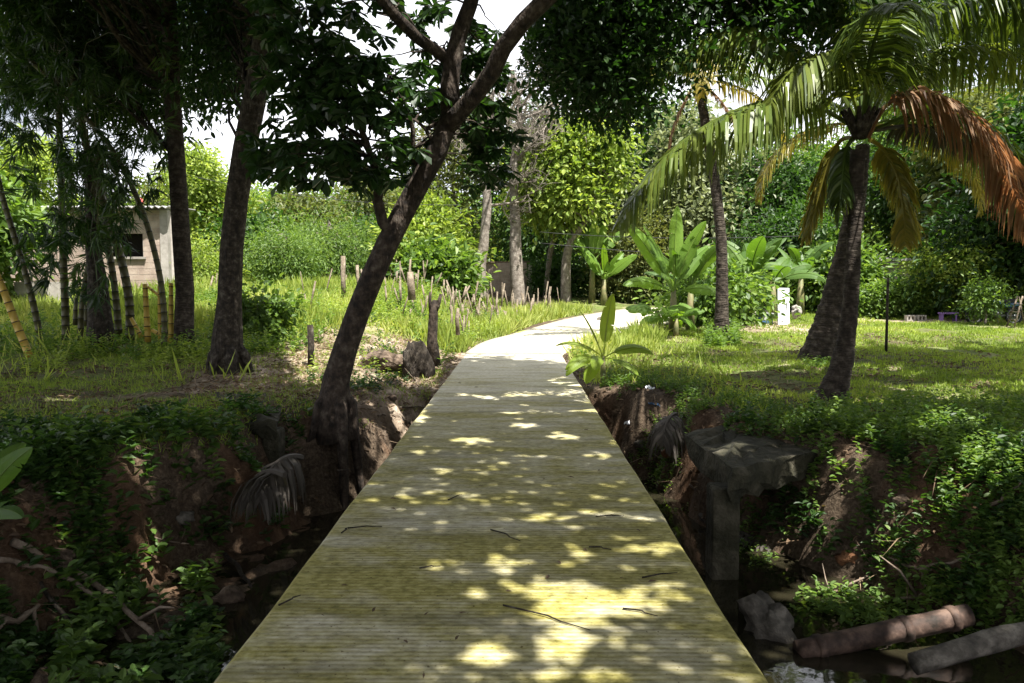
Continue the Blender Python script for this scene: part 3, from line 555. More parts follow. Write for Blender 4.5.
# palm A: nearest, crown in frame at upper right
pa = gz(829, 402, 0.0); pa[2] = H1(pa[0], pa[1]); Ya = pa[1]
A = root('coconut_palm', pa, 'nearest coconut palm with dark curved trunk and an orange dry frond drooping right', 'palm tree')
palm_trunk([pa+np.array([-.02, 0, -.12]), at(833, 395, Ya), at(843, 360, Ya), at(850, 310, Ya), at(853, 260, Ya), at(856, 200, Ya), at(858, 150, Ya)], [.26, .16, .118, .102, .098, .094, .09, .10], A, 2)
mb = MB(); hb = at(860, 128, Ya)
for k in range(14):
    a = k*2.4; d = np.array([math.cos(a), math.sin(a), 0]); p = hb+d*.08-np.array([0, 0, .12]); mb.tube([p-d*.05, p+d*.04+np.array([0, 0, .16]), p+d*.16+np.array([0, 0, .36])], [.06, .045, .02], 6)
mb.build('crown_heart', 'bark_brown', A)
FP = [([(862, 128, 11.2), (847, 82, 11.0), (826, 57, 10.8), (800, 62, 10.6), (776, 92, 10.5), (762, 132, 10.4)], 1.0, 'palm_leaf', 'short frond arching left with light tinted into its leaflets', 1.3, .85),  # raised tint puts sunlight into this frond's colour
    ([(858, 130, 11.2), (820, 108, 11), (775, 100, 10.8), (725, 115, 10.6), (675, 148, 10.4), (640, 188, 10.3), (620, 222, 10.2)], 1.15, 'palm_leaf', 'longest frond arching far left over the lawn', 1.6, .62),
    ([(868, 138, 11.2), (882, 110, 11.0), (902, 94, 10.9), (925, 93, 10.8), (958, 110, 10.7), (988, 143, 10.6), (1010, 180, 10.6), (1032, 230, 10.6)], 1.05, 'palm_dead', 'orange dry frond drooping to the right', 1.1, .5),
    ([(872, 118, 11.2), (893, 76, 11.3), (925, 53, 11.4), (965, 47, 11.4), (1010, 50, 11.5), (1060, 62, 11.5), (1110, 95, 11.6)], .95, 'palm_leaf', 'frond reaching right with light tinted into its leaflets', 1.3, .7),  # lighter tint again paints the light on the leaflets
    ([(868, 112, 11.2), (888, 52, 11), (928, 12, 10.8), (985, -8, 10.6), (1050, 2, 10.5), (1115, 42, 10.4)], 1.1, 'palm_leaf', None, 1.2, .25),
    ([(866, 112, 11.2), (868, 60, 11.3), (884, 10, 11.5), (915, -40, 11.6), (960, -70, 11.7), (1020, -70, 11.8)], 1.1, 'palm_leaf', None, 1.2, .25),
    ([(862, 112, 11.2), (856, 50, 11.3), (838, 0, 11.3), (808, -40, 11.3), (765, -55, 11.3), (715, -35, 11.3)], 1.1, 'palm_leaf', None, 1.2, .3),
    ([(865, 112, 11.2), (872, 40, 11.4), (868, -20, 11.6), (850, -80, 11.8)], 1.0, 'palm_leaf', None, 1, .3),
    ([(857, 120, 11.2), (826, 72, 11.3), (786, 42, 11.5), (738, 32, 11.6), (690, 45, 11.7), (655, 76, 11.8)], 1.0, 'palm_leaf', None, 1.3, .5),
    ([(870, 140, 11.3), (884, 150, 11.5), (898, 178, 11.6), (904, 212, 11.6), (905, 245, 11.7)], .55, 'palm_yellow', 'yellowing frond hanging right behind the trunk', 1.0, .35),
    ([(852, 138, 11.3), (841, 140, 11.5), (828, 162, 11.6), (817, 200, 11.7), (806, 240, 11.8)], .55, 'palm_yellow', 'yellowing frond hanging left of the trunk', 1.0, .35),
    ([(856, 136, 11.2), (846, 150, 11.1), (842, 185, 11.0), (838, 225, 11.0)], .4, 'palm_leaf', None, 1.2, .3),
    ([(875, 130, 11.3), (920, 126, 11.9), (970, 138, 12.3), (1035, 166, 12.6)], .5, 'palm_grey', 'grey dried frond at far right', 1.2, .4),
    ([(874, 130, 11.3), (925, 112, 11.9), (980, 128, 12.2), (1030, 180, 12.5), (1050, 250, 12.6)], .85, 'palm_leaf', None, 1.3, .35),
    ([(870, 120, 11.2), (905, 60, 11.6), (955, 22, 12), (1020, 10, 12.4), (1090, 30, 12.8)], 1.0, 'palm_leaf', None, 1.3, .2),
    ([(864, 118, 11.2), (868, 70, 10.6), (878, 30, 9.9), (890, 5, 9.2), (905, 5, 8.6)], .8, 'palm_leaf', None, 1.2, .3),
    ([(860, 118, 11.2), (880, 75, 11.8), (900, 60, 12.5), (915, 75, 13.2), (925, 110, 13.6)], .9, 'palm_leaf', None, 1.2, .3)]
for pts_, lf, m_x, lab, hg, tn in FP: frond((0, 0, 0), 0, 0, 1, leaf=lf, m=m_x, parent=A, label=lab, hang=hg, tint=tn, nl=125, path=[at(*q) for q in pts_])
# palm B: leaning trunk behind
pb = gz(824, 362, 0.05); pb[2] = H1(pb[0], pb[1]); Yb = pb[1]
Bp = root('leaning_palm', pb, 'stout coconut palm leaning right behind the nearest palm, its wide base on the lawn', 'palm tree')
palm_trunk([pb+np.array([-.15, 0, -.15]), at(821, 352, Yb), at(829, 322, Yb), at(838, 285, Yb), at(847, 250, Yb), at(854, 215, Yb), at(859, 180, Yb), at(863, 145, Yb)], [.42, .33, .26, .23, .21, .19, .16, .13], Bp, 4)
hb2 = at(866, 125, Yb)
for az, el, ln, bd, m_x in [(20, 60, 3.6, 2, 'palm_leaf'), (75, 40, 3.6, 2.2, 'palm_leaf'), (120, 50, 3.4, 2.2, 'palm_leaf'), (170, 55, 3.2, 2.4, 'palm_leaf'), (215, 60, 3.2, 2.2, 'palm_leaf'), (262, 35, 3.4, 2.4, 'palm_leaf'), (310, 45, 3.4, 2.3, 'palm_leaf'), (265, 5, 3.0, 1.9, 'palm_yellow'), (95, 0, 3.2, 1.8, 'palm_yellow'), (85, 15, 3.6, 2.1, 'palm_leaf')]:
    frond(hb2, R(az), R(el), ln, bd, .7, m_x, Bp, hang=1.2, tint=.5, nl=84)
# palm C: slim, between path and lawn
pc = at(721, 341, 22.0); pc[2] = H1(pc[0], pc[1])
Cp = root('slim_palm', pc, 'slim coconut palm with thin ringed trunk standing right of the banana clump', 'palm tree')
palm_trunk([pc+np.array([0, 0, -.1]), at(721, 335, 22), at(722, 290, 22), at(721, 240, 22), at(716, 190, 22), at(709, 145, 22), at(702, 105, 22), at(698, 85, 22)], [.24, .17, .15, .14, .13, .125, .12], Cp, 6)
hc = at(698, 80, 22)
for az, el, ln, bd, m_x, lf in [(268, 25, 3.8, 2.6, 'palm_yellow', .75), (250, 50, 3.6, 2.4, 'palm_leaf', .8), (100, 30, 4.0, 2.2, 'palm_leaf', .8), (80, 0, 3.6, 1.7, 'palm_yellow', .7), (150, 45, 3.4, 2.6, 'palm_leaf', .8), (190, 30, 3.0, 2.6, 'palm_yellow', .8), (40, 50, 3.8, 2, 'palm_leaf', .8),
        (330, 45, 3.6, 2, 'palm_leaf', .8), (290, 60, 3.8, 2, 'palm_leaf', .8), (265, -55, 2.2, .7, 'palm_dead', .4), (120, -40, 2.4, .9, 'palm_dead', .35), (105, 10, 4.2, 2.0, 'palm_leaf', .8)]:
    frond(hc, R(az), R(el), ln, bd, lf, m_x, Cp, hang=1.3, tint=.55, nl=84)

# ------------------------------------------------------------ bananas
def banana_leaf(mb, base, az, el, ln, wd, bend=1.0, tears=.25, fold=.25, tint=.5, stalk=.25):
    ln *= .88; wd *= .85
    n = 18; P = [np.array(base, float)]; e = el
    for i in range(n): P.append(P[-1]+np.array([math.sin(az)*math.cos(e), math.cos(az)*math.cos(e), math.sin(e)])*ln/n); e -= bend/n*(.3+1.3*i/n)
    P = np.array(P); T = nrm(np.gradient(P, axis=0)); mb.tube(P, np.linspace(.022, .005, n+1)*(ln/1.5), 6, tint=min(1, tint+.45))
    S = nrm(np.cross(T, nrm(np.array([random.gauss(0, .35), -.75+random.gauss(0, .35), .8])))); Un = np.cross(S, T); i0 = int(n*stalk); cnt = n-i0
    for sg in (-1, 1):
        off = 0
        for i in range(i0, n):
            t0 = (i-i0)/cnt; t1 = (i+1-i0)/cnt; f = lambda t: wd*(math.sin(math.pi*min(.985, max(.0, t))**.75)**.55) if 0 < t < 1 else 0.01
            cut = random.random() < tears
            if cut: off = random.uniform(-.25, .45)
            dr = fold+off; w0, w1 = f(t0), f(t1); c_, s_ = math.cos(dr), math.sin(dr); fw = .35
            a0, a1 = P[i], P[i+1]
            def ed(p, t, s, u, w): return p+s*sg*w*c_-u*w*s_*1.0+t*w*fw*.6
            mid0 = ed(a0, T[i], S[i], Un[i], w0*.55)+Un[i]*w0*.05; mid1 = ed(a1, T[i+1], S[i+1], Un[i+1], w1*.55)+Un[i+1]*w1*.05
            e0 = ed(a0, T[i], S[i], Un[i], w0); e1 = ed(a1, T[i+1], S[i+1], Un[i+1], w1)-T[i]*(.02 if cut else 0)
            tn = tint+random.gauss(0, .03); mb.add([a0, mid0, e0, a1, mid1, e1], [(0, 1, 4, 3), (1, 2, 5, 4)], tn)
def banana(name, base, label, leaves_, sh=.6, sr=.06, group=None, m='banana_leaf', tears=.25):
    t = root(name, base, label, 'banana plant', group); mb = MB(); b_ = np.array(base)
    mb.tube([b_-np.array([0, 0, .08]), b_+np.array([0, 0, sh*.5]), b_+np.array([0, 0, sh])], [sr*1.25, sr, sr*.6], 10, wob=.08); mb.build('stem', 'stem_banana', t)
    for az, el, ln, wd, bd in leaves_:
        mb = MB(); banana_leaf(mb, b_+np.array([0, 0, sh*.94]), R(az), R(el), ln, wd, bd, tears, tint=random.uniform(.35, .7)); mb.build('leaf', m, t, smooth=False)
    return t
b1 = gz(603, 388, -.08); b1[2] = H1(b1[0], b1[1])-.02; sB = b1[1]/13
banana('young_banana_plant', b1, 'young banana plant with one bright upright leaf at the right edge of the deck', [(35, 80, 1.25, .15, .35), (268, 42, 1.0, .13, 1.5), (240, 10, .95, .13, 1.6), (95, 32, 1.0, .13, 1.5), (200, 15, .7, .13, 1.6), (120, 2, .8, .13, 1.3), (300, 68, 1.05, .02, .4), (222, -20, .7, .13, 1.1), (330, 10, .6, .13, 1.2)], .5, .045, tears=.04, m='banana_bright')
def bl(n, l0, l1, w, up=(35, 80), bd=(.6, 1.5)):
    a = random.uniform(0, 360); o = []
    for i in range(n): o.append((a+i*137.5, random.uniform(*up), random.uniform(l0, l1), w*random.uniform(.8, 1.15), random.uniform(*bd)))
    return o
GB = 'banana plants by the path bend'
def gb(px, py, Y): p = at(px, py, Y); p[2] = H1(p[0], p[1]); return p
banana('banana_plant', gb(673, 335, 24.3), 'tall banana plant in the large clump, its long upright leaves catching the sun', [(268, 62, 2.9, .30, .35), (280, 75, 2.6, .30, .5), (20, 84, 3.1, .28, .2), (95, 74, 2.7, .30, .4), (60, 60, 2.4, .3, .8), (255, 30, 2.0, .27, 1.2), (200, 40, 2, .28, 1.4), (100, 20, 1.8, .26, 1.4), (320, 30, 2, .28, 1.2)], 1.3, .12, GB)
banana('banana_plant', gb(690, 334, 25.0), 'banana plant on the right side of the large clump, leaves spreading low', bl(9, 1.8, 2.4, .28), 1.3, .12, GB, m='banana_dark')
banana('banana_plant', gb(658, 338, 23.6), 'low banana plant on the left side of the large clump beside the path', bl(9, 1.0, 1.5, .22, (0, 60)), .7, .09, GB)
banana('banana_plant', gb(676, 339, 23.0), 'low banana plant at the front foot of the large clump', bl(8, .9, 1.3, .2, (0, 55)), .5, .08, GB)
banana('banana_plant', gb(748, 322, 28), 'banana plant with broad leaves behind the slim palm trunk', bl(9, 2.0, 2.7, .33), 1.5, .14, 'banana plants behind the lawn', m='banana_dark')
banana('banana_plant', gb(772, 320, 29.5), 'dark green banana plant left of the white panel', bl(9, 1.8, 2.6, .34, (20, 70)), 1.4, .14, 'banana plants behind the lawn', m='banana_dark')
banana('banana_plant', gb(728, 322, 30.5), 'banana plant farther back behind the slim palm', bl(8, 1.8, 2.4, .3), 1.5, .14, 'banana plants behind the lawn', m='banana_dark')
banana('banana_plant', gb(800, 318, 31.5), 'banana plant behind the white panel', bl(8, 1.8, 2.4, .3), 1.4, .14, 'banana plants behind the lawn', m='banana_dark')
banana('banana_plant', gb(592, 303, 38), 'bright yellow green banana plant beyond the bend of the path', bl(9, 2.0, 2.8, .33, (40, 85), (.3, 1.2)), 2.0, .14, 'banana plants beyond the bend')
banana('banana_plant', gb(604, 304, 37), 'second bright banana plant beyond the bend, standing right of the taller one', bl(8, 1.6, 2.4, .30, (30, 80), (.3, 1.2)), 1.2, .14, 'banana plants beyond the bend')
banana('banana_plant', at(302, 268, 36)*np.array([1, 1, 0])+np.array([0, 0, H1(*at(302, 268, 36)[:2])]), 'banana plant among the bushes behind the left field', bl(8, 1.6, 2.2, .3), 1.5, .13)
banana('banana_plant', gz(-26, 552, -.3), 'big banana leaf reaching in at the left edge of the picture', [(80, 62, .75, .10, .6), (110, 30, .6, .09, 1.2), (250, 50, .8, .1, 1), (10, 60, .8, .1, 1)], .25, .04, tears=.1, m='banana_dark')

# ------------------------------------------------------------ bamboo and thin stems on the left
def culm(name, pts, r, label, m, group=None, cat='bamboo'):
    P = sm(np.array(pts), 8); b_ = P[0].copy(); t = root(name, b_, label, cat, group)
    cum = np.r_[0, np.cumsum(np.linalg.norm(np.diff(P, axis=0), axis=1))]; n = len(P); Lr = cum[-1]
    ss_ = [0.0]; q = .12; rad = [1.0]; tn = [.6]
    while q < Lr-.04:
        for dq, rr_, tt_ in ((-.016, 1, .6), (-.008, 1.1, 0), (.006, 1.1, 0), (.014, 1, .8)): ss_.append(q+dq); rad.append(rr_); tn.append(tt_)
        q += random.uniform(.17, .23)
    ss_.append(Lr); rad.append(1.0); tn.append(.6); ss_ = np.array(ss_); Q = np.array([[np.interp(v, cum, P[:, k]) for k in range(3)] for v in ss_])
    mb = MB(); mb.tube(Q, np.array(rad)*np.interp(ss_, [0, Lr], [r, r*.75]), 10, tint=np.repeat(np.array(tn), 10)); mb.build('stem', m, t)
    return t
def lp(px, py, Y): p = at(px, py, Y); return p
Yg = 17.0
BG = 'bamboo culms of the left clump'
culm('bamboo_culm', [lp(30, 357, 15), lp(14, 318, 15), lp(0, 282, 15), lp(-30, 215, 15)], .075, 'bright yellow bamboo culm leaning left at the left edge of the picture', 'bamboo_yellow', BG)
culm('bamboo_culm', [lp(42, 345, Yg), lp(30, 290, Yg), lp(14, 235, Yg), lp(2, 195, Yg), lp(-15, 120, Yg)], .07, 'dark bamboo culm leaning left beside the yellow culm', 'bamboo_green', BG)
culm('bamboo_culm', [lp(66, 340, Yg), lp(65, 300, Yg), lp(63, 250, Yg), lp(60, 150, Yg), lp(58, 60, Yg)], .08, 'upright dark bamboo culm standing in front of the house wall', 'bamboo_green', BG)
culm('bamboo_culm', [lp(80, 342, Yg), lp(83, 300, Yg), lp(92, 240, Yg), lp(98, 150, Yg)], .07, 'dark bamboo culm leaning slightly right next to the thick dark clump stem', 'bamboo_green', BG)
culm('bamboo_culm', [lp(130, 340, Yg), lp(129, 300, Yg), lp(120, 255, Yg), lp(104, 205, Yg), lp(85, 140, Yg), lp(70, 60, Yg)], .09, 'brownish yellow bamboo culm bowing left under the house window', 'bamboo_green', BG)
culm('bamboo_culm', [lp(119, 335, Yg+.3), lp(115, 290, Yg+.3), lp(108, 240, Yg+.3), lp(100, 160, Yg+.3)], .075, 'bamboo culm directly behind the bowing brownish culm', 'bamboo_green', BG)
culm('bamboo_culm', [lp(164, 348, 16), lp(164, 310, 16), lp(157, 262, 16), lp(140, 205, 16), lp(112, 150, 16), lp(70, 100, 16), lp(30, 60, 16)], .06, 'long thin dark culm arching left across the house window', 'bamboo_green', BG)
b_ = lp(101, 350, Yg-.6); CM = root('clump_stem', b_, 'thick dark tapering clump stem in the middle of the bamboo', 'tree stem')
mb = MB(); mb.tube([lp(102, 352, Yg-.6), lp(100, 320, Yg-.6), lp(97, 280, Yg-.6), lp(92, 240, Yg-.6), lp(88, 150, Yg-.6)], [.30, .22, .17, .12, .06], 12, wob=.15); mb.build('stem', 'bark_brown', CM)
SG = 'cut bamboo stubs'
for (x0, y0, x1, y1, r, lab, m) in [(148, 342, 145, 284, .065, 'cut yellow bamboo stub with dark rings left of the slender trunk', 'bamboo_yellow'), (160, 340, 159, 286, .04, 'thin cut bamboo stub beside the arching dark culm', 'bamboo_yellow'),
        (171, 340, 171, 283, .055, 'cut yellow bamboo stub touching the slender trunk', 'bamboo_yellow'), (75, 325, 76, 298, .05, 'short brown bamboo stub behind the upright dark culm', 'bamboo_green'), (86, 326, 86, 305, .045, 'short brown bamboo stub right of the dark culm', 'bamboo_green'),
        (165, 300, 148, 287, .035, 'short yellow bamboo piece lying between two cut stubs', 'bamboo_yellow'), (142, 338, 131, 318, .05, 'pale cut bamboo piece tilted on the ground by the bamboo foot', 'bamboo_yellow'), (172, 342, 152, 330, .05, 'pale cut bamboo piece lying at the foot of the stubs', 'bamboo_yellow')]:
    culm('bamboo_stub', [lp(x0, y0, 16.6), lp((x0+x1)/2, (y0+y1)/2, 16.6), lp(x1, y1, 16.6)], r, lab, m, SG, 'bamboo stub')
# bamboo foliage: fans of narrow drooping leaves, carried by the thick clump
def fans(C, per, Ln, Wd, m, parent, name='foliage'):
    n = len(C); ax = nrm(RNG.normal(size=(n, 3))*np.array([1, 1, .3])+np.array([0, 0, -.7])); P = np.repeat(C, per, 0)+RNG.normal(size=(n*per, 3))*.03
    D = nrm(np.repeat(ax, per, 0)+RNG.normal(size=P.shape)*.5-np.array([0, 0, .15])); U = nrm(RNG.normal(size=P.shape)*.5+np.array([0, 0, .6]))
    s = RNG.uniform(.6, 1.25, len(P)); t = np.repeat(.4+RNG.normal(size=n)*.2, per)+RNG.normal(size=len(P))*.1
    return leaf_mesh(name, P, D, U, Ln*s, Wd*s, 'la', m, parent, t)
FB = [(20, 110, 60, 170, 190), (55, 130, 150, 250, 190), (0, 60, 0, 110, 110), (60, 170, 40, 100, 90), (75, 108, 230, 300, 50), (120, 165, 120, 150, 22), (100, 170, 140, 190, 14), (20, 60, 200, 262, 30), (105, 150, 185, 225, 22), (0, 40, 120, 190, 30), (150, 172, 158, 165, 3), (40, 66, 235, 290, 14)]
FC = np.concatenate([pxbox(x0, x1, y0, y1, 14.5, 19, int(n*.72)) for x0, x1, y0, y1, n in FB]); fans(FC, 15, .36, .042, 'leaf_bamboo', CM)
mb = MB(); limbs(mb, np.array([lp(97, 250, Yg-.6), lp(88, 150, Yg-.6), lp(90, 200, Yg-.6), lp(80, 100, 16), lp(60, 60, 16)]), FC, 60, .012, .004, .1, 4); mb.build('branches', 'bamboo_green', CM)

# ------------------------------------------------------------ background trees
def bgtree(name, px, py, Y, hgt, blobs, m, label, bark='bark_grey', nclump=420, per=26, Ln=.26, Wd=.12, tr_=.18, kind='ov', cat='tree', cr_=.45, nl=24, tpts=None, group=None, tb=.5):
    """blobs relative: (dx, dy, z, rx, ry, rz) in metres about the foot"""
    p = at(px, py, Y); p[2] = H1(p[0], p[1]); t = root(name, p, label, cat, group)
    B = [(p[0]+b[0], p[1]+b[1], p[2]+b[2], b[3], b[4], b[5]) for b in blobs]; C, Dd = blob_pts(B, nclump, .45); C = C+RNG.normal(size=C.shape)*cr_*.55
    P = np.array([p-np.array([0, 0, .2]), p+np.array([.05, 0, hgt*.3]), p+np.array([-.1, .1, hgt*.55]), p+np.array([.1, 0, hgt*.8])]) if tpts is None else np.array(tpts)
    mb = MB(); P = sm(P, 5); mb.tube(P, np.linspace(tr_*1.3, tr_*.35, len(P)), 9, wob=.12); limbs(mb, P[len(P)//3:], C, nl, tr_*.3, tr_*.06, .12, 5); mb.build('trunk', bark, t)
    lf = random.uniform(.7, 1.35); foliage('crown', C, Dd, int(per/lf**1.2), cr_*random.uniform(.8, 1.25), Ln*lf, Wd*lf*random.uniform(.8, 1.2), kind, m, t, tb=tb, tv=.42); return t
def cb(w, h, z0=0.0, n=5, r=.55, seed=0):                # crown made of several lobes within a w x h envelope
    rr = random.Random(seed); o = []
    for k in range(n):
        
        for u_ in range(2): a = rr.uniform(0, 6.28); q = rr.uniform(.15, .85)*w/2; g_ = rr.uniform(.35, .8); o.append((math.cos(a)*q, math.sin(a)*q, z0+h*rr.uniform(.15, .95-.25*(q/w*2)), w/2*r*g_, w/2*r*g_, h*.5*r*g_*rr.uniform(.6, 1.0)))
    o.append((0, 0, z0+h*.52, w*.28, w*.28, h*.42)); return o
T_ = bgtree
T_('bushy_tree', 208, 262, 40, 6, cb(5.0, 6.2, .6, 6, .6, 1), 'leaf_bright', 'sunlit bright green tree seen between the slender trunk and the thick trunk')
T_('bushy_tree', 290, 262, 44, 5, cb(5.5, 4.6, .2, 6, .6, 2), 'leaf_mid', 'round green tree behind the left field, just right of the thick trunk')
T_('feathery_tree', 328, 258, 36, 3.4, cb(4.0, 2.9, .1, 6, .6, 3), 'leaf_mid', 'low feathery light green tree behind the cut posts', Ln=.2, Wd=.06, kind='la', nclump=520)
T_('feathery_tree', 285, 272, 31, 2.2, cb(2.6, 1.9, 0, 6, .6, 4), 'leaf_mid', 'feathery shrub in the left field beside the thick trunk', Ln=.2, Wd=.06, kind='la')
T_('dark_bush', 262, 268, 35, 2.4, cb(2.4, 3.0, 0, 6, .6, 51), 'leaf_dark', 'dark upright bush right behind the thick trunk', nclump=220, cat='bush', tr_=.05, tb=.8)
T_('olive_shrub', 305, 262, 38, 3, cb(3.0, 4.2, 0, 7, .6, 52), 'leaf_olive', 'olive shrub rising above the feathery ones behind the left field', nclump=300)
T_('dark_bush', 372, 262, 40, 3, cb(3.0, 3.2, 0, 7, .6, 53), 'leaf_dark', 'dark bush seen just left of the leaning trunk above the field', nclump=260, cat='bush', tr_=.05, tb=.8)
T_('distant_tree', 345, 250, 75, 9, cb(9, 8.5, 0, 6, .6, 5), 'leaf_mid', 'distant round tree in the gap left of the leaning trunk', Ln=.4, Wd=.2, nclump=300, cr_=.7)
T_('distant_tree', 388, 250, 70, 8, cb(9, 8.6, 0, 6, .6, 6), 'leaf_olive', 'distant olive green tree just behind the leaning trunk', Ln=.4, Wd=.2, nclump=300, cr_=.7)
T_('distant_tree', 250, 250, 72, 9, cb(10, 9, 0, 6, .6, 7), 'leaf_mid', 'distant tree behind the thick trunk', Ln=.4, Wd=.2, nclump=300, cr_=.7)
T_('distant_tree', 175, 250, 66, 9, cb(10, 9, 0, 6, .6, 27), 'leaf_olive', 'distant tree rising behind the house roof', Ln=.4, Wd=.2, nclump=300, cr_=.7)
T_('yellow_green_tree', 431, 283, 36, 3.8, cb(3.5, 3.9, .2, 7, .6, 8), 'leaf_bright', 'rounded yellow green bushy tree right of the leaning trunk', Ln=.22, Wd=.1, nclump=600, tb=.6)
T_('dark_bush', 438, 288, 33, 1.6, cb(1.6, 1.5, -.1, 5, .6, 9), 'leaf_mid', 'dark green bush at the left end of the block wall', cat='bush')
T_('tall_olive_tree', 455, 275, 50, 11, cb(9, 11, 1.0, 7, .55, 10), 'leaf_olive', 'tall olive green tree filling the gap behind the bare grey tree', nclump=500, cr_=.6, tb=.5)
T_('tall_dark_tree', 550, 285, 46, 12, cb(8, 12, .2, 9, .55, 11), 'leaf_dark', 'tall dark green tree behind the block wall', nclump=700, cr_=.6, tb=.7)
T_('light_green_tree', 566, 292, 38, 7.5, cb(5.2, 5.2, 3.6, 8, .6, 12), 'leaf_bright', 'light green tree with a leaning branched trunk above the path bend', nclump=620, Ln=.27, tpts=[gb(566, 296, 38)-np.array([0, 0, .2]), at(568, 250, 38), at(590, 214, 38), at(612, 170, 38)], tr_=.2)
T_('tall_dark_tree', 640, 280, 46, 12, cb(9, 12.5, .2, 9, .55, 13), 'leaf_dark', 'tall dark tree behind the large banana clump', nclump=750, cr_=.6, tb=.8)
T_('olive_shrub', 634, 300, 40, 4, cb(4.6, 4.2, .2, 7, .6, 14), 'leaf_olive', 'olive shrub with layered leaves left of the large banana clump', nclump=520, tb=.7)
T_('light_green_tree', 700, 285, 42, 9, cb(7.5, 9.5, .2, 9, .55, 15), 'leaf_pale', 'pale leaved tree rising behind the slim palm', nclump=800, cr_=.55, tb=.7)
T_('tall_dark_tree', 760, 285, 40, 9, cb(6.5, 8.6, 0, 9, .55, 16), 'leaf_dark', 'dark tree behind the bananas right of the slim palm', nclump=700, cr_=.55, tb=.8)
T_('round_green_tree', 815, 285, 44, 8, cb(7, 6.5, 0, 8, .55, 17), 'leaf_bright', 'green tree behind the leaning palm trunk', nclump=600, cr_=.55)
T_('round_green_tree', 985, 285, 36, 9, cb(8, 10, 0.5, 9, .55, 18), 'leaf_olive', 'green tree behind the hedge at the right edge', nclump=800, cr_=.5)
T_('tall_dark_tree', 925, 285, 42, 11, cb(8, 11, 1.5, 9, .55, 19), 'leaf_dark', 'dark tree rising behind the low house beyond the hedge', nclump=800, cr_=.55, tb=.8)
T_('tall_dark_tree', 1060, 300, 28, 9, cb(7, 9, 0.3, 9, .55, 20), 'leaf_dark', 'dark tree standing outside the right edge beside the ladder', nclump=700)
T_('tall_dark_tree', 860, 285, 50, 12, cb(8, 11, 2, 9, .55, 24), 'leaf_mid', 'tall tree filling the gap behind the crown of the nearest palm', nclump=600, cr_=.6)
T_('bushy_tree', 30, 262, 40, 6, cb(6, 6.5, .4, 7, .6, 21), 'leaf_bright', 'bright green tree rising behind the left end of the house', nclump=500)
T_('bushy_tree', -25, 290, 24, 4, cb(3.6, 3.6, 0, 7, .6, 22), 'leaf_mid', 'leafy green tree at the left edge in front of the house', nclump=400)
T_('round_green_bush', 955, 320, 30.0, 2.6, cb(3.6, 2.9, -.1, 8, .6, 23), 'leaf_bright', 'rounded bush tree shading the motorcycle', nclump=520, Ln=.16, Wd=.08, cr_=.25, cat='bush', tr_=.1)
T_('round_green_bush', 1005, 318, 31.0, 3.2, cb(4.0, 3.8, .2, 8, .6, 33), 'leaf_mid', 'leafy bush tree behind the motorcycle at the right edge', nclump=520, Ln=.18, Wd=.09, cr_=.3, cat='bush', tr_=.1)
T_('field_bush', 200, 300, 30, 1.2, cb(3, 1.5, 0, 5, .6, 34), 'leaf_bright', 'bright low bush in the field behind the trunks', nclump=200, Ln=.16, Wd=.07, cat='bush', tr_=.04)
T_('field_bush', 262, 330, 18, .9, cb(1.3, 1.2, 0, 5, .6, 35), 'leaf_mid', 'small leafy shrub just right of the thick trunk foot', nclump=110, Ln=.12, Wd=.06, cr_=.14, cat='bush', tr_=.02)
T_('dark_bush', 560, 298, 41, 1.6, cb(3.4, 1.7, -.1, 6, .6, 36), 'leaf_dark', 'dark green low bush at the foot of the bright banana plants', nclump=260, cat='bush', tr_=.05, tb=.7)
T_('dark_bush', 648, 300, 41, 1.6, cb(3.2, 2.2, -.1, 6, .6, 38), 'leaf_mid', 'green bush on the far side of the path behind the large banana clump', nclump=260, cat='bush', tr_=.05)
T_('dark_bush', 718, 320, 27, 1.2, cb(2.6, 1.8, -.1, 6, .6, 39), 'leaf_mid', 'low bush between the slim palm and the large banana clump', nclump=260, Ln=.18, Wd=.09, cat='bush', tr_=.05)
T_('hedge_bush', 835, 300, 33, 2.0, cb(2.6, 2.4, 0, 8, .6, 41), 'leaf_mid', 'leafy bush between the leaning palm trunk and the low house', nclump=420, cat='bush', tr_=.06)
T_('hedge_bush', 800, 300, 35, 3, cb(5.0, 4.6, 0, 8, .6, 42), 'leaf_dark', 'dark bush behind the white panel and its rubble', nclump=420, cat='bush', tr_=.06, tb=.8)
T_('tall_dark_tree', 800, 280, 60, 12, cb(11, 12, 1, 9, .55, 43), 'leaf_mid', 'far tree whose top shows left of the palm crown', nclump=500, Ln=.35, Wd=.17, cr_=.7)
T_('small_bush', 984, 324, 26.4, 1.2, cb(1.1, 1.5, .2, 5, .6, 45), 'leaf_mid', 'small bush with thin stems standing in front of the motorcycle', nclump=60, Ln=.15, Wd=.07, cr_=.2, cat='bush', tr_=.04)
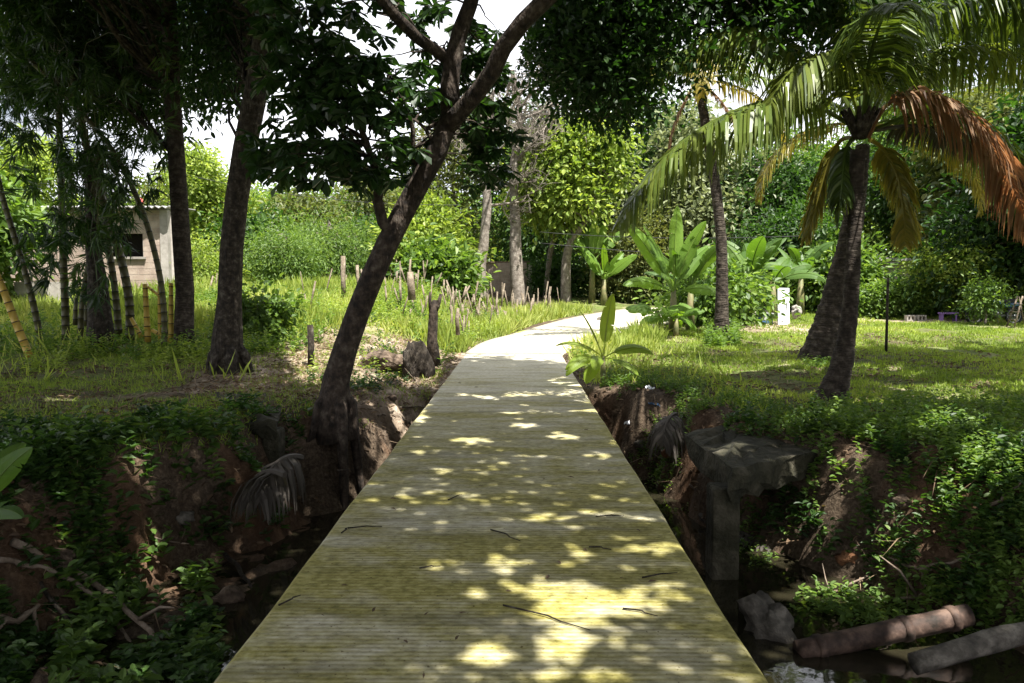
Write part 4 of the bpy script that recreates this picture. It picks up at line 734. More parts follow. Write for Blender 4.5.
# bare grey tree and dark twin trunks
def bare_tree(px, py, Y, pts, r, label, name='bare_tree', seed=4, sp=1.0, twigs=5):
    rr = random.Random(seed); p = gb(px, py, Y); t = root(name, p, label, 'tree'); P = sm(np.array([p-np.array([0, 0, .2])]+[at(a, b_, Y) for a, b_ in pts]), 5)
    mb = MB(); mb.tube(P, np.linspace(r*1.25, r*.4, len(P)), 10, wob=.12)
    def rec(s, d, ln, rad, lev):
        n = 5; Q = [s]; dd = d
        for i in range(n): dd = nrm(dd+np.array([rr.gauss(0, .22), rr.gauss(0, .22), rr.gauss(.04, .15)])); Q.append(Q[-1]+dd*ln/n)
        mb.tube(Q, np.linspace(rad, rad*.45, n+1), 5 if lev < 2 else 4, cap=False)
        if lev < 3:
            for k in range(twigs): i = rr.randint(1, n); rec(Q[i], nrm(dd+np.array([rr.gauss(0, .8), rr.gauss(0, .8), rr.gauss(0.05, .5)])), ln*rr.uniform(.45, .72), rad*.5, lev+1)
    for k in range(11):
        i = rr.randint(len(P)//2, len(P)-1); a = rr.uniform(0, 6.28); rec(P[i], nrm(np.array([math.cos(a), math.sin(a)*.7, rr.uniform(.1, .9)])), rr.uniform(1.3, 2.2)*sp, r*.32, 0)
    mb.build('trunk', 'bark_grey', t); return t
bare_tree(483, 298, 36, [(480, 270), (484, 240), (487, 205), (486, 165), (492, 120), (490, 80)], .24, 'bare grey tree with pale twiggy crown left of the block wall', seed=4)
bare_tree(519, 296, 37, [(516, 260), (515, 215), (514, 165), (520, 120), (512, 70)], .27, 'tall brown and grey trunk rising in front of the block wall', 'pale_trunk_tree', seed=9, sp=1.1)
bare_tree(545, 292, 40, [(550, 255), (556, 220), (548, 190), (535, 150)], .12, 'thin bare crooked tree between the block wall and the path bend', 'crooked_tree', seed=12, sp=.8)
n = 5200; x = RNG.uniform(-85, 85, n); y = 78+RNG.random(n)*16-.0018*x*x; top = 7+5*fbm(x*.12, y*.1, 5, 3); zg = base_h(x, y)
C = np.c_[x, y, zg+RNG.random(n)*top]; fw = foliage('distant_woods', C, np.tile([0, -.5, .5], (n, 1)), 14, .9, .75, .42, 'ov', 'leaf_mid', None, tb=.45)
fw['kind'] = 'stuff'; fw['label'] = 'far off woods closing the view behind the trees'
# hedge at the far side of the lawn
hp0 = gb(838, 318, 30.5); hp1 = gb(1035, 318, 30.0); t = root('hedge', hp0, 'long leafy hedge along the far side of the lawn', 'hedge')
n = 900; s_ = RNG.random(n); C = hp0+(hp1-hp0)*s_[:, None]; topz = 1.15+.45*np.array([float(fbm(np.array(q*7), np.array(.3), 3, 3)) for q in s_])
C[:, 2] += RNG.random(n)**.7*topz; C[:, 1] += RNG.uniform(-.45, .6, n); foliage('foliage', C, np.tile([0, -.6, .4], (n, 1)), 26, .22, .15, .08, 'ov', 'leaf_mid', t, tb=.55)
mb = MB()
for q in np.linspace(.02, .98, 14): p = hp0+(hp1-hp0)*q; mb.tube([p-np.array([0, 0, .1]), p+np.array([.1, 0, .6]), p+np.array([-.05, .1, 1.2])], [.05, .04, .02], 6)
mb.build('stems', 'bark_brown', t)

# ------------------------------------------------------------ buildings and walls
def block_wall(name, p0, p1, z0, h, parent, thick=.16, m='block_pink', holes=(), bw=.4, bh=.2):
    """coursed block wall between plan points; holes = (s0, s1, h0, h1)"""
    p0 = np.array(p0[:2]); p1 = np.array(p1[:2]); Lw = np.hypot(*(p1-p0)); d = (p1-p0)/Lw; nn = np.array([d[1], -d[0]]); mb = MB(); M = np.array([[d[0], nn[0], 0], [d[1], nn[1], 0], [0, 0, 1]])
    rows = int(round(h/bh)); joint = .012
    for r in range(rows):
        zc = z0+r*bh+bh/2; edges = [0.0]; x = bw*(.5 if r % 2 else 1)
        while x < Lw-.05: edges.append(x); x += bw
        edges.append(Lw)
        for a, b2 in zip(edges[:-1], edges[1:]):
            segs = [(a, b2)]
            for s0, s1, h0, h1 in holes:
                if h0 < zc-z0 < h1:
                    ns = []
                    for u, v in segs:
                        if v <= s0 or u >= s1: ns.append((u, v)); continue
                        if u < s0: ns.append((u, s0))
                        if v > s1: ns.append((s1, v))
                    segs = ns
            for u, v in segs:
                if v-u < .03: continue
                c = p0+d*(u+v)/2; mb.box((c[0], c[1], zc), (v-u-joint, thick, bh-joint), M)
    o = mb.build(name, m, parent, smooth=False)
    mo = MB(); 
    spans = [(0, Lw, 0, rows*bh)]
    for s0, s1, h0, h1 in holes: spans = [(0, s0, 0, rows*bh), (s1, Lw, 0, rows*bh), (s0, s1, 0, h0-.02), (s0, s1, h1+.02, rows*bh)]
    for s0, s1, h0, h1 in spans:
        if s1-s0 > .02 and h1-h0 > .02: c = p0+d*(s0+s1)/2; mo.box((c[0], c[1], z0+(h0+h1)/2), (s1-s0-.004, thick-.02, h1-h0-.004), M)
    mo.build('mortar', 'mortar', o, smooth=False); return o
# the unfinished block house on the left
hc0 = at(167, 280, 27.5); zb = H1(hc0[0], hc0[1])-.15; ztop = at(167, 208, 27.5)[2]
hh = round((ztop-zb)/.2)*.2
A0 = at(-10, 280, 27.5); A1 = hc0
HS = root('block_house', (A1[0], A1[1], zb), 'unfinished pinkish block house with dark window opening and tin roof behind the bamboo', 'house')
Lw = A1[0]-A0[0]; s0 = at(112, 250, 27.5)[0]-A0[0]; s1 = at(144, 250, 27.5)[0]-A0[0]; h0 = round((at(120, 259, 27.5)[2]-zb)/.2)*.2; h1 = round((at(120, 232, 27.5)[2]-zb)/.2)*.2
block_wall('front_wall', (A0[0], 27.5), (A1[0]-.12, 27.5), zb, hh, HS, holes=[(s0, s1, h0, h1)])
sx = at(181, 250, 33.5)[0]
block_wall('side_wall', (A1[0]+.16, 27.62), (sx, 33.5), zb, hh, HS, holes=[(2.2, 3.2, h0, h1)])
mb = MB(); mb.box((A1[0], 27.48, zb+hh/2), (.26, .26, hh+.02)); mb.build('corner_column', 'render_grey', HS, smooth=False)
mb = MB(); mb.box(((A0[0]+sx)/2, 33.8, zb+hh/2), (sx-A0[0], .16, hh)); mb.build('rear_wall', 'block_pink', HS, smooth=False)
mb = MB(); mb.box((A0[0]+(s0+s1)/2, 28.1, zb+(h0+h1)/2), (s1-s0+.8, .03, h1-h0+.5)); w_ = mb.build('window', 'dark_inside', HS, smooth=False)  # dark sheet behind the opening stands in for the unlit room
mb = MB(); mb.box((A0[0]+(s0+s1)/2, 27.40, zb+h0-.03), (s1-s0+.2, .14, .08)); mb.build('sill', 'render_grey', w_, smooth=False)
mb = MB(); nrf = 60; xa, xb = A0[0]-.4, A1[0]+.35
for i in range(nrf+1):
    x = xa+(xb-xa)*i/nrf; zz = zb+hh+.08+.035*math.cos(i*math.pi)
    mb.v.append(np.array([(x, 27.0, zz), (x-2.0, 34.2, zz+.55)])); mb.t.append(np.full(2, .5)); mb.n += 2
mb.f.append([(2*i, 2*i+2, 2*i+3, 2*i+1) for i in range(nrf)]); o = mb.build('roof', 'tin_roof', HS, smooth=False); sol = o.modifiers.new('thick', 'SOLIDIFY'); sol.thickness = .03
mb = MB(); bp = at(140, 205, 27.5); u = np.linspace(0, math.pi, 9); mb.tube([bp+np.array([0, 0, -.02+.13*(1-math.cos(a))]) for a in u], [max(.004, .13*math.sin(a)) for a in u], 12)
o = mb.build('red_ball', 'clay', None); MAT['red'] = mat('red_p', [(.4, .06, .05), (.5, .1, .08)], 5, .5); o.data.materials[0] = MAT['red']; tag(o, 'small red ball resting on the edge of the house roof', 'ball'); 
# grey cistern block in front of the house
gp = at(46, 277, 25); gp[2] = H1(gp[0], gp[1]); t = root('wash_basin', gp, 'low grey concrete wash basin in the grass left of the bamboo', 'basin'); mb = MB()
for dx, dy, sx_, sy_ in ((-.65, 0, .1, 1.0), (.65, 0, .1, 1.0), (0, -.45, 1.2, .1), (0, .45, 1.2, .1)): mb.box(gp+np.array([dx, dy, .3]), (sx_, sy_, .7))
mb.box(gp+np.array([0, 0, .1]), (1.2, .8, .3)); mb.build('tank', 'render_grey', t, smooth=False)
# block wall at the back of the field
w0 = gb(455, 290, 42); w1 = gb(527, 292, 41); wz = min(w0[2], w1[2])-.1; wh = round((at(500, 263, 42)[2]-wz)/.2)*.2
t = root('block_wall', (w0[0], w0[1], wz), 'pinkish block wall with a rusty capping strip behind the bare grey tree', 'wall'); block_wall('wall_blocks', w0, w1, wz, wh, t)
mb = MB(); cw = (w0+w1)/2; mb.box((cw[0], cw[1], wz+wh+.05), (abs(w1[0]-w0[0])+.3, .4, .07)); mb.build('capping', 'rust_roof', t, smooth=False)
mb = MB(); mb.box((w1[0]+.15, w1[1], wz+wh/2), (.2, .24, wh-.1)); mb.build('end_column', 'render_grey', t, smooth=False)
# low shed roof behind the field bushes
p = gb(345, 272, 48); t = root('low_shed', p, 'low shed with a long grey roof edge showing above the field', 'shed'); zt = at(345, 243, 48)[2]; xa, xb = at(262, 243, 48)[0], at(425, 243, 48)[0]
mb = MB(); mb.box(((xa+xb)/2, 49.6, (zt+p[2])/2-.1), (xb-xa-.6, .16, zt-p[2]-.1)); mb.box((xa+.4, 50.7, (zt+p[2])/2-.1), (.16, 2, zt-p[2]-.1)); mb.box((xb-.4, 50.7, (zt+p[2])/2-.1), (.16, 2, zt-p[2]-.1)); mb.build('wall', 'block_pink', t, smooth=False)
mb = MB(); mb.box(((xa+xb)/2, 50.2, zt), (xb-xa, 3.4, .1)); mb.build('roof', 'tin_roof', t, smooth=False)
mb = MB(); q = at(407, 187, 60); mb.box(q+np.array([0, 0, 0]), (.1, .1, .1)); 
# house beyond the hedge
p = gb(888, 300, 36); t = root('low_house', p, 'low grey house with a flat roof edge peeking above the hedge', 'house'); zt = at(888, 261, 36)[2]; xa, xb = at(850, 261, 36)[0], at(925, 261, 36)[0]
mb = MB(); mb.box(((xa+xb)/2, 38, (zt+p[2])/2), (xb-xa, 4, zt-p[2])); mb.build('wall', 'render_grey', t, smooth=False)
mb = MB(); mb.box(((xa+xb)/2, 38, zt+.07), (xb-xa+.6, 4.8, .13)); mb.build('roof', 'tin_roof', t, smooth=False)
# power cables
for a, b2, lab, sg in ((at(150, 165, 38), at(460, 205, 34), 'thin power cable sagging across the pale sky on the left', .5), (at(540, 232, 34), at(800, 236, 27), 'thin dark cable crossing behind the banana clump', .15), (at(540, 243, 34), at(1040, 262, 30), 'second lower cable running right behind the palms', .3)):
    mb = MB(); P = curve(a, b2, sg, 16); mb.tube(P, np.full(16, .012), 5); tag(mb.build('power_cable', 'wire'), lab, 'cable', 'power cables')

# ------------------------------------------------------------ stakes, stumps, posts
mb = MB(); mb.tube([(0, 0, -.1), (.01, 0, .3), (0, .01, .6)], [.022, .02, .017], 6, wob=.25)
stake0 = mb.build('cut_stake', 'stake_wood'); stake0.data.materials[0] = MAT['stake_wood']
GS = 'cut stakes standing in the left field'
first = True; rs = random.Random(8); ST = []
for k in range(95): ST.append((rs.uniform(385, 560) if k < 75 else rs.uniform(345, 430), rs.uniform(21, 35)))
for k in range(12): ST.append((rs.uniform(200, 330), rs.uniform(20, 29)))
for k in range(75): ST.append((rs.uniform(395, 560), rs.uniform(27, 36)))
for px, Y in ST:
    q = at(px, 300, Y); z = H1(q[0], q[1])
    if path_m(np.array([q[0]]), np.array([q[1]]))[0] < .5: continue
    s = stake0 if first else stake0.copy()
    if not first: COL.objects.link(s)
    first = False; s.location = (q[0], q[1], z); s.rotation_euler = (rs.gauss(0, .2), rs.gauss(0, .2), rs.uniform(0, 6)); k_ = rs.uniform(.7, 1.7); k_ *= 1+.02*(Y-22); s.scale = (k_, k_, rs.uniform(.6, 1.5)*(1+.03*(Y-22)))
    tag(s, 'short pale cut wooden stake standing in the sunlit weeds of the left field', 'stake', GS)
def stump(name, pts, rad, label, cat='stump', extra=(), m='stake_wood'):
    P = np.array(pts); b_ = P[0].copy(); t = root(name, b_, label, cat); mb = MB(); mb.tube(P, rad, 9, wob=.25)
    for q, r_ in extra: mb.tube(np.array(q), r_, 7, wob=.2)
    mb.build('stem', m, t); return t
Ys = 16.5; stump('forked_stump', [at(434, 366, Ys), at(432, 340, Ys), at(433, 315, Ys), at(435, 300, Ys)], [.15, .10, .085, .05], 'forked reddish cut stump standing left of the deck', extra=[([at(433, 315, Ys), at(438, 305, Ys), at(441, 294, Ys)], [.06, .045, .03]), ([at(432, 318, Ys), at(430, 300, Ys), at(430, 292, Ys)], [.05, .035, .02])], m='bark_red')
stump('leaning_stump', [at(412, 300, 21), at(411, 285, 21), at(410, 272, 21)], [.10, .09, .07], 'thick pale cut stump among the stakes left of the forked one')
stump('thin_post', [at(311, 372, 15), at(311, 345, 15), at(310, 325, 15)], [.06, .055, .05], 'dark thin cut post left of the leaning trunk', m='bark_brown', cat='post')
stump('pale_post', [at(344, 300, 24), at(343, 280, 24), at(343, 256, 24)], [.07, .065, .06], 'tall pale post standing in the field behind the leaning trunk', cat='post')
stump('pale_post', [at(360, 300, 24.5), at(358, 280, 24.5), at(357, 265, 24.5)], [.05, .045, .04], 'shorter pale post just right of the tall pale one', cat='post')
stump('dead_stub', [at(458, 335, 19), at(457, 318, 19), at(458, 308, 19)], [.05, .045, .03], 'small pale stub right of the forked stump', cat='post')
# root clod at the gully
def rock(name, c, d, m, label, cat, seed=0, amp=.35, sub=14, parent=None):
    rr = np.random.default_rng(seed); u = np.linspace(0, math.pi, sub); V = []; a = np.linspace(0, 2*math.pi, sub*2, endpoint=False)
    for i, uu in enumerate(u):
        for aa in a:
            v = np.array([math.sin(uu)*math.cos(aa), math.sin(uu)*math.sin(aa), math.cos(uu)]); f = 1+amp*float(fbm(np.array(v[0]*2.2+seed+v[2]*1.3), np.array(v[1]*2.2+v[2]), seed, 4)); V.append(v*f*np.array(d)+np.array(c))
    k = sub*2; Fs = [(i*k+j, (i+1)*k+j, (i+1)*k+(j+1) % k, i*k+(j+1) % k) for i in range(sub-1) for j in range(k)]
    o = link(name, np.array(V), Fs, m, parent)
    if label: tag(o, label, cat)
    return o
rock('root_clod', at(417, 366, 14.8), (.28, .3, .42), 'bark_brown', 'dark upturned root clod beside the left edge of the deck', 'root clod', 3, .6)
rock('earth_lump', at(385, 362, 15.2), (.5, .4, .2), 'earth', 'brown earth lump under the weeds left of the root clod', 'earth', 5, .5)
rock('stone', gz(768, 630, -1.17)+np.array([0, 0, .05]), (.2, .18, .22), 'stone', 'rounded grey stone in the creek beside the deck', 'stone', 8, .8)
rock('stone', at(560, 345, 30)*np.array([1, 1, 0])+np.array([1.6, 0, .35]), (.22, .2, .12), 'stone', 'small stone beside the far path', 'stone', 9, .3)
# thin post on lawn
p = gz(886, 354, 0.05); p[2] = H1(p[0], p[1]); t = root('garden_post', p, 'thin dark post standing alone on the lawn right of the palms', 'post'); mb = MB(); mb.tube([p-np.array([0, 0, .1]), at(887, 320, p[1]), at(888, 278, p[1])], [.035, .03, .028], 8, wob=.1); mb.build('pole', 'bark_brown', t)
# white panel, buckets, rubble, bench, ladder, motorcycle
Yw = 27.5; p = at(783, 319, Yw); p[2] = H1(p[0], p[1]); t = root('white_panel', p, 'white upright appliance door leaning beside rubble at the back of the lawn', 'panel')
mb = MB(); pw = (at(789, 300, Yw)[0]-at(777, 300, Yw)[0]); ph_ = at(783, 288, Yw)[2]-p[2]; M = Matrix.Rotation(R(-6), 3, 'X') @ Matrix.Rotation(R(8), 3, 'Z'); mb.box(p+np.array([0, 0, ph_/2]), (pw, .07, ph_), M); mb.build('door_panel', 'white_paint', t, smooth=False)
mb = MB(); mb.box(p+np.array([pw*.3, -.06, ph_*.55]), (.03, .03, .25), M); mb.build('handle', 'grey_plastic', t, smooth=False)
rock('rubble_bag', at(797, 312, Yw)+np.array([0, 0, .02]), (.16, .16, .18), 'render_grey', 'pale lumpy bag slumped right of the white panel', 'bag', 12, 1.1)
p = at(764, 318, 27.8); p[2] = H1(p[0], p[1]); t = root('blue_crate', p, 'blue and grey plastic crate left of the white panel', 'crate'); mb = MB()
for dx, dy, a_, b2 in ((-.24, 0, .03, .36), (.24, 0, .03, .36), (0, -.18, .45, .03), (0, .18, .45, .03)): mb.box(p+np.array([dx, dy, .17]), (a_, b2, .34))
mb.box(p+np.array([0, 0, .03]), (.45, .33, .04)); mb.build('shell', 'blue_plastic', t, smooth=False); mb = MB(); mb.box(p+np.array([0, 0, .36]), (.56, .44, .04)); mb.box(p+np.array([-.05, -.2, .2]), (.25, .01, .14)); mb.build('rim', 'grey_plastic', t, smooth=False)
p = at(948, 317, 28.8); p[2] = H1(p[0], p[1]); t = root('purple_bench', p, 'small purple bench in front of the hedge', 'bench'); mb = MB(); mb.box(p+np.array([0, 0, .28]), (.6, .28, .06)); mb.build('seat', 'purple_paint', t, smooth=False)
for dx in (-.24, .24): mb = MB(); mb.box(p+np.array([dx, 0, .12]), (.05, .24, .26)); mb.build('leg', 'purple_paint', t, smooth=False)
for px, lab in ((910, 'grey block lying left of another by the hedge foot'), (921, 'upright grey block between the lawn and hedge')):
    p = at(px, 314, 29); p[2] = H1(p[0], p[1]); mb = MB(); mb.box(p+np.array([-.13, 0, .1]), (.05, .2, .22)); mb.box(p+np.array([.13, 0, .1]), (.05, .2, .22)); mb.box(p+np.array([0, 0, .02]), (.2, .2, .05)); mb.box(p+np.array([0, 0, .19]), (.2, .2, .04)); mb.box(p+np.array([0, 0, .1]), (.05, .19, .13)); tag(mb.build('hollow_block', 'mortar', smooth=False), lab, 'block', 'loose hollow blocks')
p = at(1018, 330, 25.5); p[2] = H1(p[0], p[1]); t = root('folding_ladder', p, 'weathered wooden stepladder standing at the right edge of the lawn', 'ladder')
for sgn in (-1, 1):
    mb = MB(); mb.tube([p+np.array([-.25, sgn*.2, 0]), p+np.array([.02, sgn*.12, 1.0])], [.025, .025], 6); mb.build('rail', 'stake_wood', t); mb = MB(); mb.tube([p+np.array([.35, sgn*.2, 0]), p+np.array([.06, sgn*.12, .98])], [.02, .02], 6); mb.build('rear_leg', 'stake_wood', t)
for k in range(1, 4): mb = MB(); mb.box(p+np.array([-.25+.27*k/4, 0, k/4]), (.12, .36, .025)); mb.build('rung', 'stake_wood', t, smooth=False)
def motorcycle(p):
    t = root('motorcycle', p, 'blue motorcycle parked half behind the bush by the hedge', 'motorcycle')
    for dx in (-.98, .42-.06):
        w = MB(); c = p+np.array([dx, 0, .31]); a = np.linspace(0, 2*math.pi, 25); ring = [c+np.array([.27*math.cos(q), 0, .27*math.sin(q)]) for q in a]; w.tube(ring, np.full(25, .045), 8, cap=False); wh_ = w.build('wheel', 'rubber', t)
        w = MB(); ring = [c+np.array([.225*math.cos(q), 0, .225*math.sin(q)]) for q in a]; w.tube(ring, np.full(25, .014), 6, cap=False)
        for q in np.arange(0, 6.28, .52): w.tube([c, c+np.array([.225*math.cos(q), 0, .225*math.sin(q)])], [.006, .006], 4)
        w.tube([c+np.array([0, -.05, 0]), c+np.array([0, .05, 0])], [.04, .04], 8); w.build('rim', 'metal_bike', wh_)
    q = lambda x, y, z: p+np.array([x, y, z])
    w = MB(); w.tube([q(-.98, .07, .31), q(-.82, .07, .62), q(-.70, .05, .92)], [.025]*3, 7); w.tube([q(-.98, -.07, .31), q(-.82, -.07, .62), q(-.70, -.05, .92)], [.025]*3, 7); w.build('fork', 'metal_bike', t)
    w = MB(); w.tube([q(-.72, -.32, .98), q(-.68, -.1, .95), q(-.68, .1, .95), q(-.72, .32, .98)], [.016]*4, 6); w.build('handlebar', 'rubber', t)
    w = MB(); w.tube([q(-.66, 0, .78), q(-.45, 0, .80), q(-.2, 0, .74), q(-.1, 0, .68)], [.05, .13, .12, .04], 10); w.tube([q(-.05, 0, .66), q(.3, 0, .68), q(.6, 0, .72)], [.06, .09, .03], 8); w.build('body', 'blue_plastic', t)
    w = MB(); w.tube([q(-.18, 0, .78), q(.1, 0, .79), q(.45, 0, .84)], [.07, .10, .05], 8); w.build('seat', 'rubber', t)
    w = MB(); w.tube([q(-.5, 0, .32), q(-.3, 0, .42), q(-.1, 0, .35)], [.1, .15, .1], 8); w.tube([q(-.66, 0, .8), q(-.5, 0, .35), q(.36, 0, .31)], [.025]*3, 6); w.tube([q(-.2, .12, .28), q(.5, .14, .3)], [.03, .045], 7); w.build('engine', 'metal_bike', t)
    w = MB(); w.tube([q(-.84, 0, .82), q(-.76, 0, .82)], [.09, .07], 10); w.build('headlight', 'grey_plastic', t)
    w = MB(); w.tube([q(-1.2, 0, .5), q(-1.0, 0, .63), q(-.78, 0, .52)], [.05, .06, .04], 6); w.build('fender', 'blue_plastic', t)
p = at(1003, 322, 27.2); p[2] = H1(p[0], p[1]); motorcycle(p)

# ------------------------------------------------------------ old concrete ledges, pipes, logs and debris in the creek
def ledge(name, tops, zt, th, label, col=None, m='old_concrete'):
    """irregular broken slab: plan polygon with thickness, plus a supporting pier"""
    P = np.array(tops); b_ = np.array([P[:, 0].mean(), P[:, 1].mean(), zt]); t = root(name, b_, label, 'concrete ledge'); nP = []
    for i in range(len(P)):
        a, c = P[i], P[(i+1) % len(P)]
        for k in range(8): f = k/8; q = a*(1-f)+c*f; nP.append(q+np.array([random.gauss(0, .015), random.gauss(0, .015)]))
    nP = np.array(nP); n = len(nP); ce = nP.mean(0); V = [(*(ce+(q-ce)*s), zt+dz+random.gauss(0, .012)) for s, dz in ((.55, .02), (.98, 0), (1.0, -.03), (1.0, -th*.6), (.94, -th), (.5, -th)) for q in nP]
    Fs = [(r*n+i, r*n+(i+1) % n, (r+1)*n+(i+1) % n, (r+1)*n+i) for r in range(5) for i in range(n)]+[tuple(range(n))[::-1], tuple(range(5*n, 6*n))]
    V = np.array(V); V += RNG.normal(size=V.shape)*.02; link('slab', V, Fs, m, t, smooth=False)
    if col:
        mb = MB()
        for (c, d) in col: mb.box(c, d)
        o = mb.build('pier', m, t, smooth=False); bv = o.modifiers.new('b', 'BEVEL'); bv.width = .03; bv.segments = 2
    return t
l0, l1, l2, l3 = gz(192, 420, 0), gz(277, 424, 0), gz(285, 396, 0), gz(205, 392, 0)
ledge('concrete_ledge', [l0[:2], l1[:2], l2[:2], l3[:2]], .03, .22, 'dark broken concrete ledge jutting over the gully left of the leaning tree', [((l1[0]-.12, l1[1]+.25, -.65), (.2, .3, 1.1))])
r0, r1, r2, r3 = gz(688, 424, -.02), gz(733, 462, -.02), gz(790, 452, -.02), gz(740, 415, -.02)
ledge('concrete_ledge', [r0[:2], r1[:2], r2[:2]+np.array([.6, .6]), r3[:2]+np.array([.6, 1.0])], -.12, .30, 'broken mossy concrete ledge above the water on the right bank', [((r1[0]-.02, r1[1]+.25, -.8), (.26, .3, 1.0))])
def ptube(name, a, b, r, m, label, cat, k=12, wob=.05, sag=0, parts=False):
    a = np.array(a); b = np.array(b); t = root(name, a, label, cat); mb = MB(); n = 9; P = curve(a, b, sag, n); mb.tube(P, np.full(n, r), k, wob=wob, cap=True); mb.build('body', m, t); return t
t = ptube('rusty_pipe', gz(798, 652, -1.16), gz(968, 615, -.95), .085, 'pipe_red', 'thick reddish pipe lying across the creek at lower right', 'pipe')
mb = MB(); a = gz(798, 652, -1.16); b2 = gz(968, 615, -.95)
for f in (.12, .62, .9): mb = MB(); c = a*(1-f)+b2*f; d = nrm(b2-a); mb.tube([c-d*.03, c+d*.03], [.098, .098], 12); mb.build('collar', 'pipe_red', t)
ptube('mossy_log', gz(915, 664, -1.0), gz(1060, 622, -.75), .075, 'stone', 'grey mossy hollow log lying below the reddish pipe', 'log', wob=.25)
BR = 'loose branches in the gully'
def branch(name, pts, r, label, m='twig', cat='branch', k=6, fork=True, group=None):
    P = np.array(pts, float); P = sm(P, 4); P[1:-1] += RNG.normal(size=(len(P)-2, 3))*r*.4; b_ = P[0]; mb = MB(); mb.tube(P, np.linspace(r, r*.45, len(P)), k, wob=.2)
    if fork:
        for q in range(2): i = random.randint(len(P)//3, len(P)-2); d = nrm(P[i+1]-P[i]+RNG.normal(size=3)*.5); mb.tube([P[i], P[i]+d*r*9, P[i]+d*r*16+RNG.normal(size=3)*r*2], [r*.5, r*.35, r*.15], 5)
    return tag(mb.build(name, m), label, cat, group)
def gg(px, py, z, up=.05): return gz(px, py, z)+np.array([0, 0, up])
def onh(px, py, up=.04):                                # walk along the pixel ray until it meets the terrain
    d = ray(px, py); s = 2.0
    for _ in range(900):
        p = CAM+d*s
        if p[2] <= H1(p[0], p[1]): break
        s += .04
    return p+np.array([0, 0, up])
branch('fallen_branch', [onh(14, 566, .2), onh(90, 600, .18), onh(140, 640, .15), onh(178, 678, .12)], .035, 'long pale fallen branch sloping down to the lower left corner gully', group=BR)
branch('fallen_branch', [onh(0, 572, .1), onh(60, 590, .16), onh(110, 622, .08), onh(150, 676, .04)], .025, 'second thinner branch lying beside the long pale one', group=BR)
branch('fallen_branch', [onh(-20, 662, .2), onh(18, 645, .2), onh(40, 632, .22)], .035, 'pale forked branch poking in at the bottom left edge', group=BR)
branch('fallen_branch', [onh(40, 588, .05), onh(80, 640, .06), onh(120, 690, .06)], .022, 'dark stick crossing under the long pale branch', group=BR, m='bark_brown')
branch('fallen_branch', [onh(700, 525, .08), onh(740, 560, .1), onh(770, 595, .08)], .022, 'dark stick lying in the water beside the deck', m='bark_brown', group=BR)
branch('fallen_branch', [onh(655, 445, .1), onh(668, 470, .06)], .014, 'pale stick leaning on the right bank by the deck', group=BR)
branch('fallen_branch', [onh(830, 680, .1), onh(880, 672, .1), onh(920, 668, .08)], .02, 'pale curved stick at the bottom edge right of the stone', group=BR)
branch('fallen_branch', [onh(800, 640, .16), onh(830, 610, .14), onh(870, 590, .16)], .018, 'forked twig resting on the reddish pipe', group=BR)
branch('fallen_branch', [onh(985, 520, .1), onh(1005, 508, .1), onh(1024, 492, .12)], .02, 'pale stick on the red clay bank at the right edge', group=BR)
for k, (a, b2, c) in enumerate([((350, 345), (336, 378), (330, 395)), ((362, 395), (378, 385), (392, 372)), ((378, 420), (400, 412), (425, 408)), ((395, 350), (410, 372), (420, 398)), ((350, 372), (372, 378), (398, 396))]):
    branch('rubble_branch', [onh(*a, .05), onh(*b2, .06), onh(*c, .05)], .022, ['pale stick leaning on the foot of the leaning trunk', 'pale stick lying on the sunlit rubble nearest the trunk', 'thick pale stick lying lowest on the sunlit rubble by the deck', 'stick sloping down beside the root clod', 'bent stick across the middle of the sunlit rubble'][k], m='stake_wood')
for k, (a, b2, c, r_, lab) in enumerate([((760, 600), (775, 630), (780, 665), .02, 'dark stick standing against the grey stone'), ((830, 600), (870, 612), (930, 596), .03, 'rotten stick lying on the bank above the reddish pipe'), ((775, 660), (830, 672), (880, 655), .018, 'thin stick in the mud under the reddish pipe'), ((880, 560), (920, 575), (975, 560), .02, 'brown stick on the lower right bank'),
        ((800, 545), (830, 530), (850, 515), .02, 'pale stick sloping up the right bank'), ((660, 470), (690, 490), (715, 525), .018, 'dark stick between ledge and deck'), ((225, 560), (250, 590), (265, 630), .025, 'dark stick in the left gully by the deck'), ((100, 520), (150, 545), (205, 550), .014, 'thin stick across the left slope'), ((870, 420), (905, 414), (945, 424), .02, 'bleached stick on the bare ground below the palms')]):
    branch('bank_stick', [onh(*a, .06), onh(*b2, .07), onh(*c, .05)], r_, lab, m='twig' if k % 2 else 'bark_brown', cat='stick')
for k, (px, py, d, lab) in enumerate([(775, 655, .10, 'muddy clod beside the reddish pipe'), (748, 605, .09, 'small wet stone at the water edge by the deck'), (850, 560, .12, 'brown clod on the lower right bank'), (905, 505, .11, 'reddish clod among the weeds of the right bank'), (640, 445, .09, 'small clod on the bank by the deck edge'), (672, 455, .12, 'muddy clod below the hanging dried frond'), (230, 600, .13, 'dark stone in the left gully'), (185, 520, .10, 'clod on the left slope'), (390, 400, .10, 'pale clod on the sunlit rubble'), (372, 372, .08, 'small pale clod near the leaning trunk'), (405, 425, .09, 'pale clod close to the deck on the rubble'), (60, 560, .12, 'dark clod on the lower left slope')]):
    rock('clod', onh(px, py, .02), (d, d*.8, d*.6), ['earth', 'stone', 'clay'][k % 3] if k < 8 else 'earth', lab, 'clod', 30+k, .6, 10)
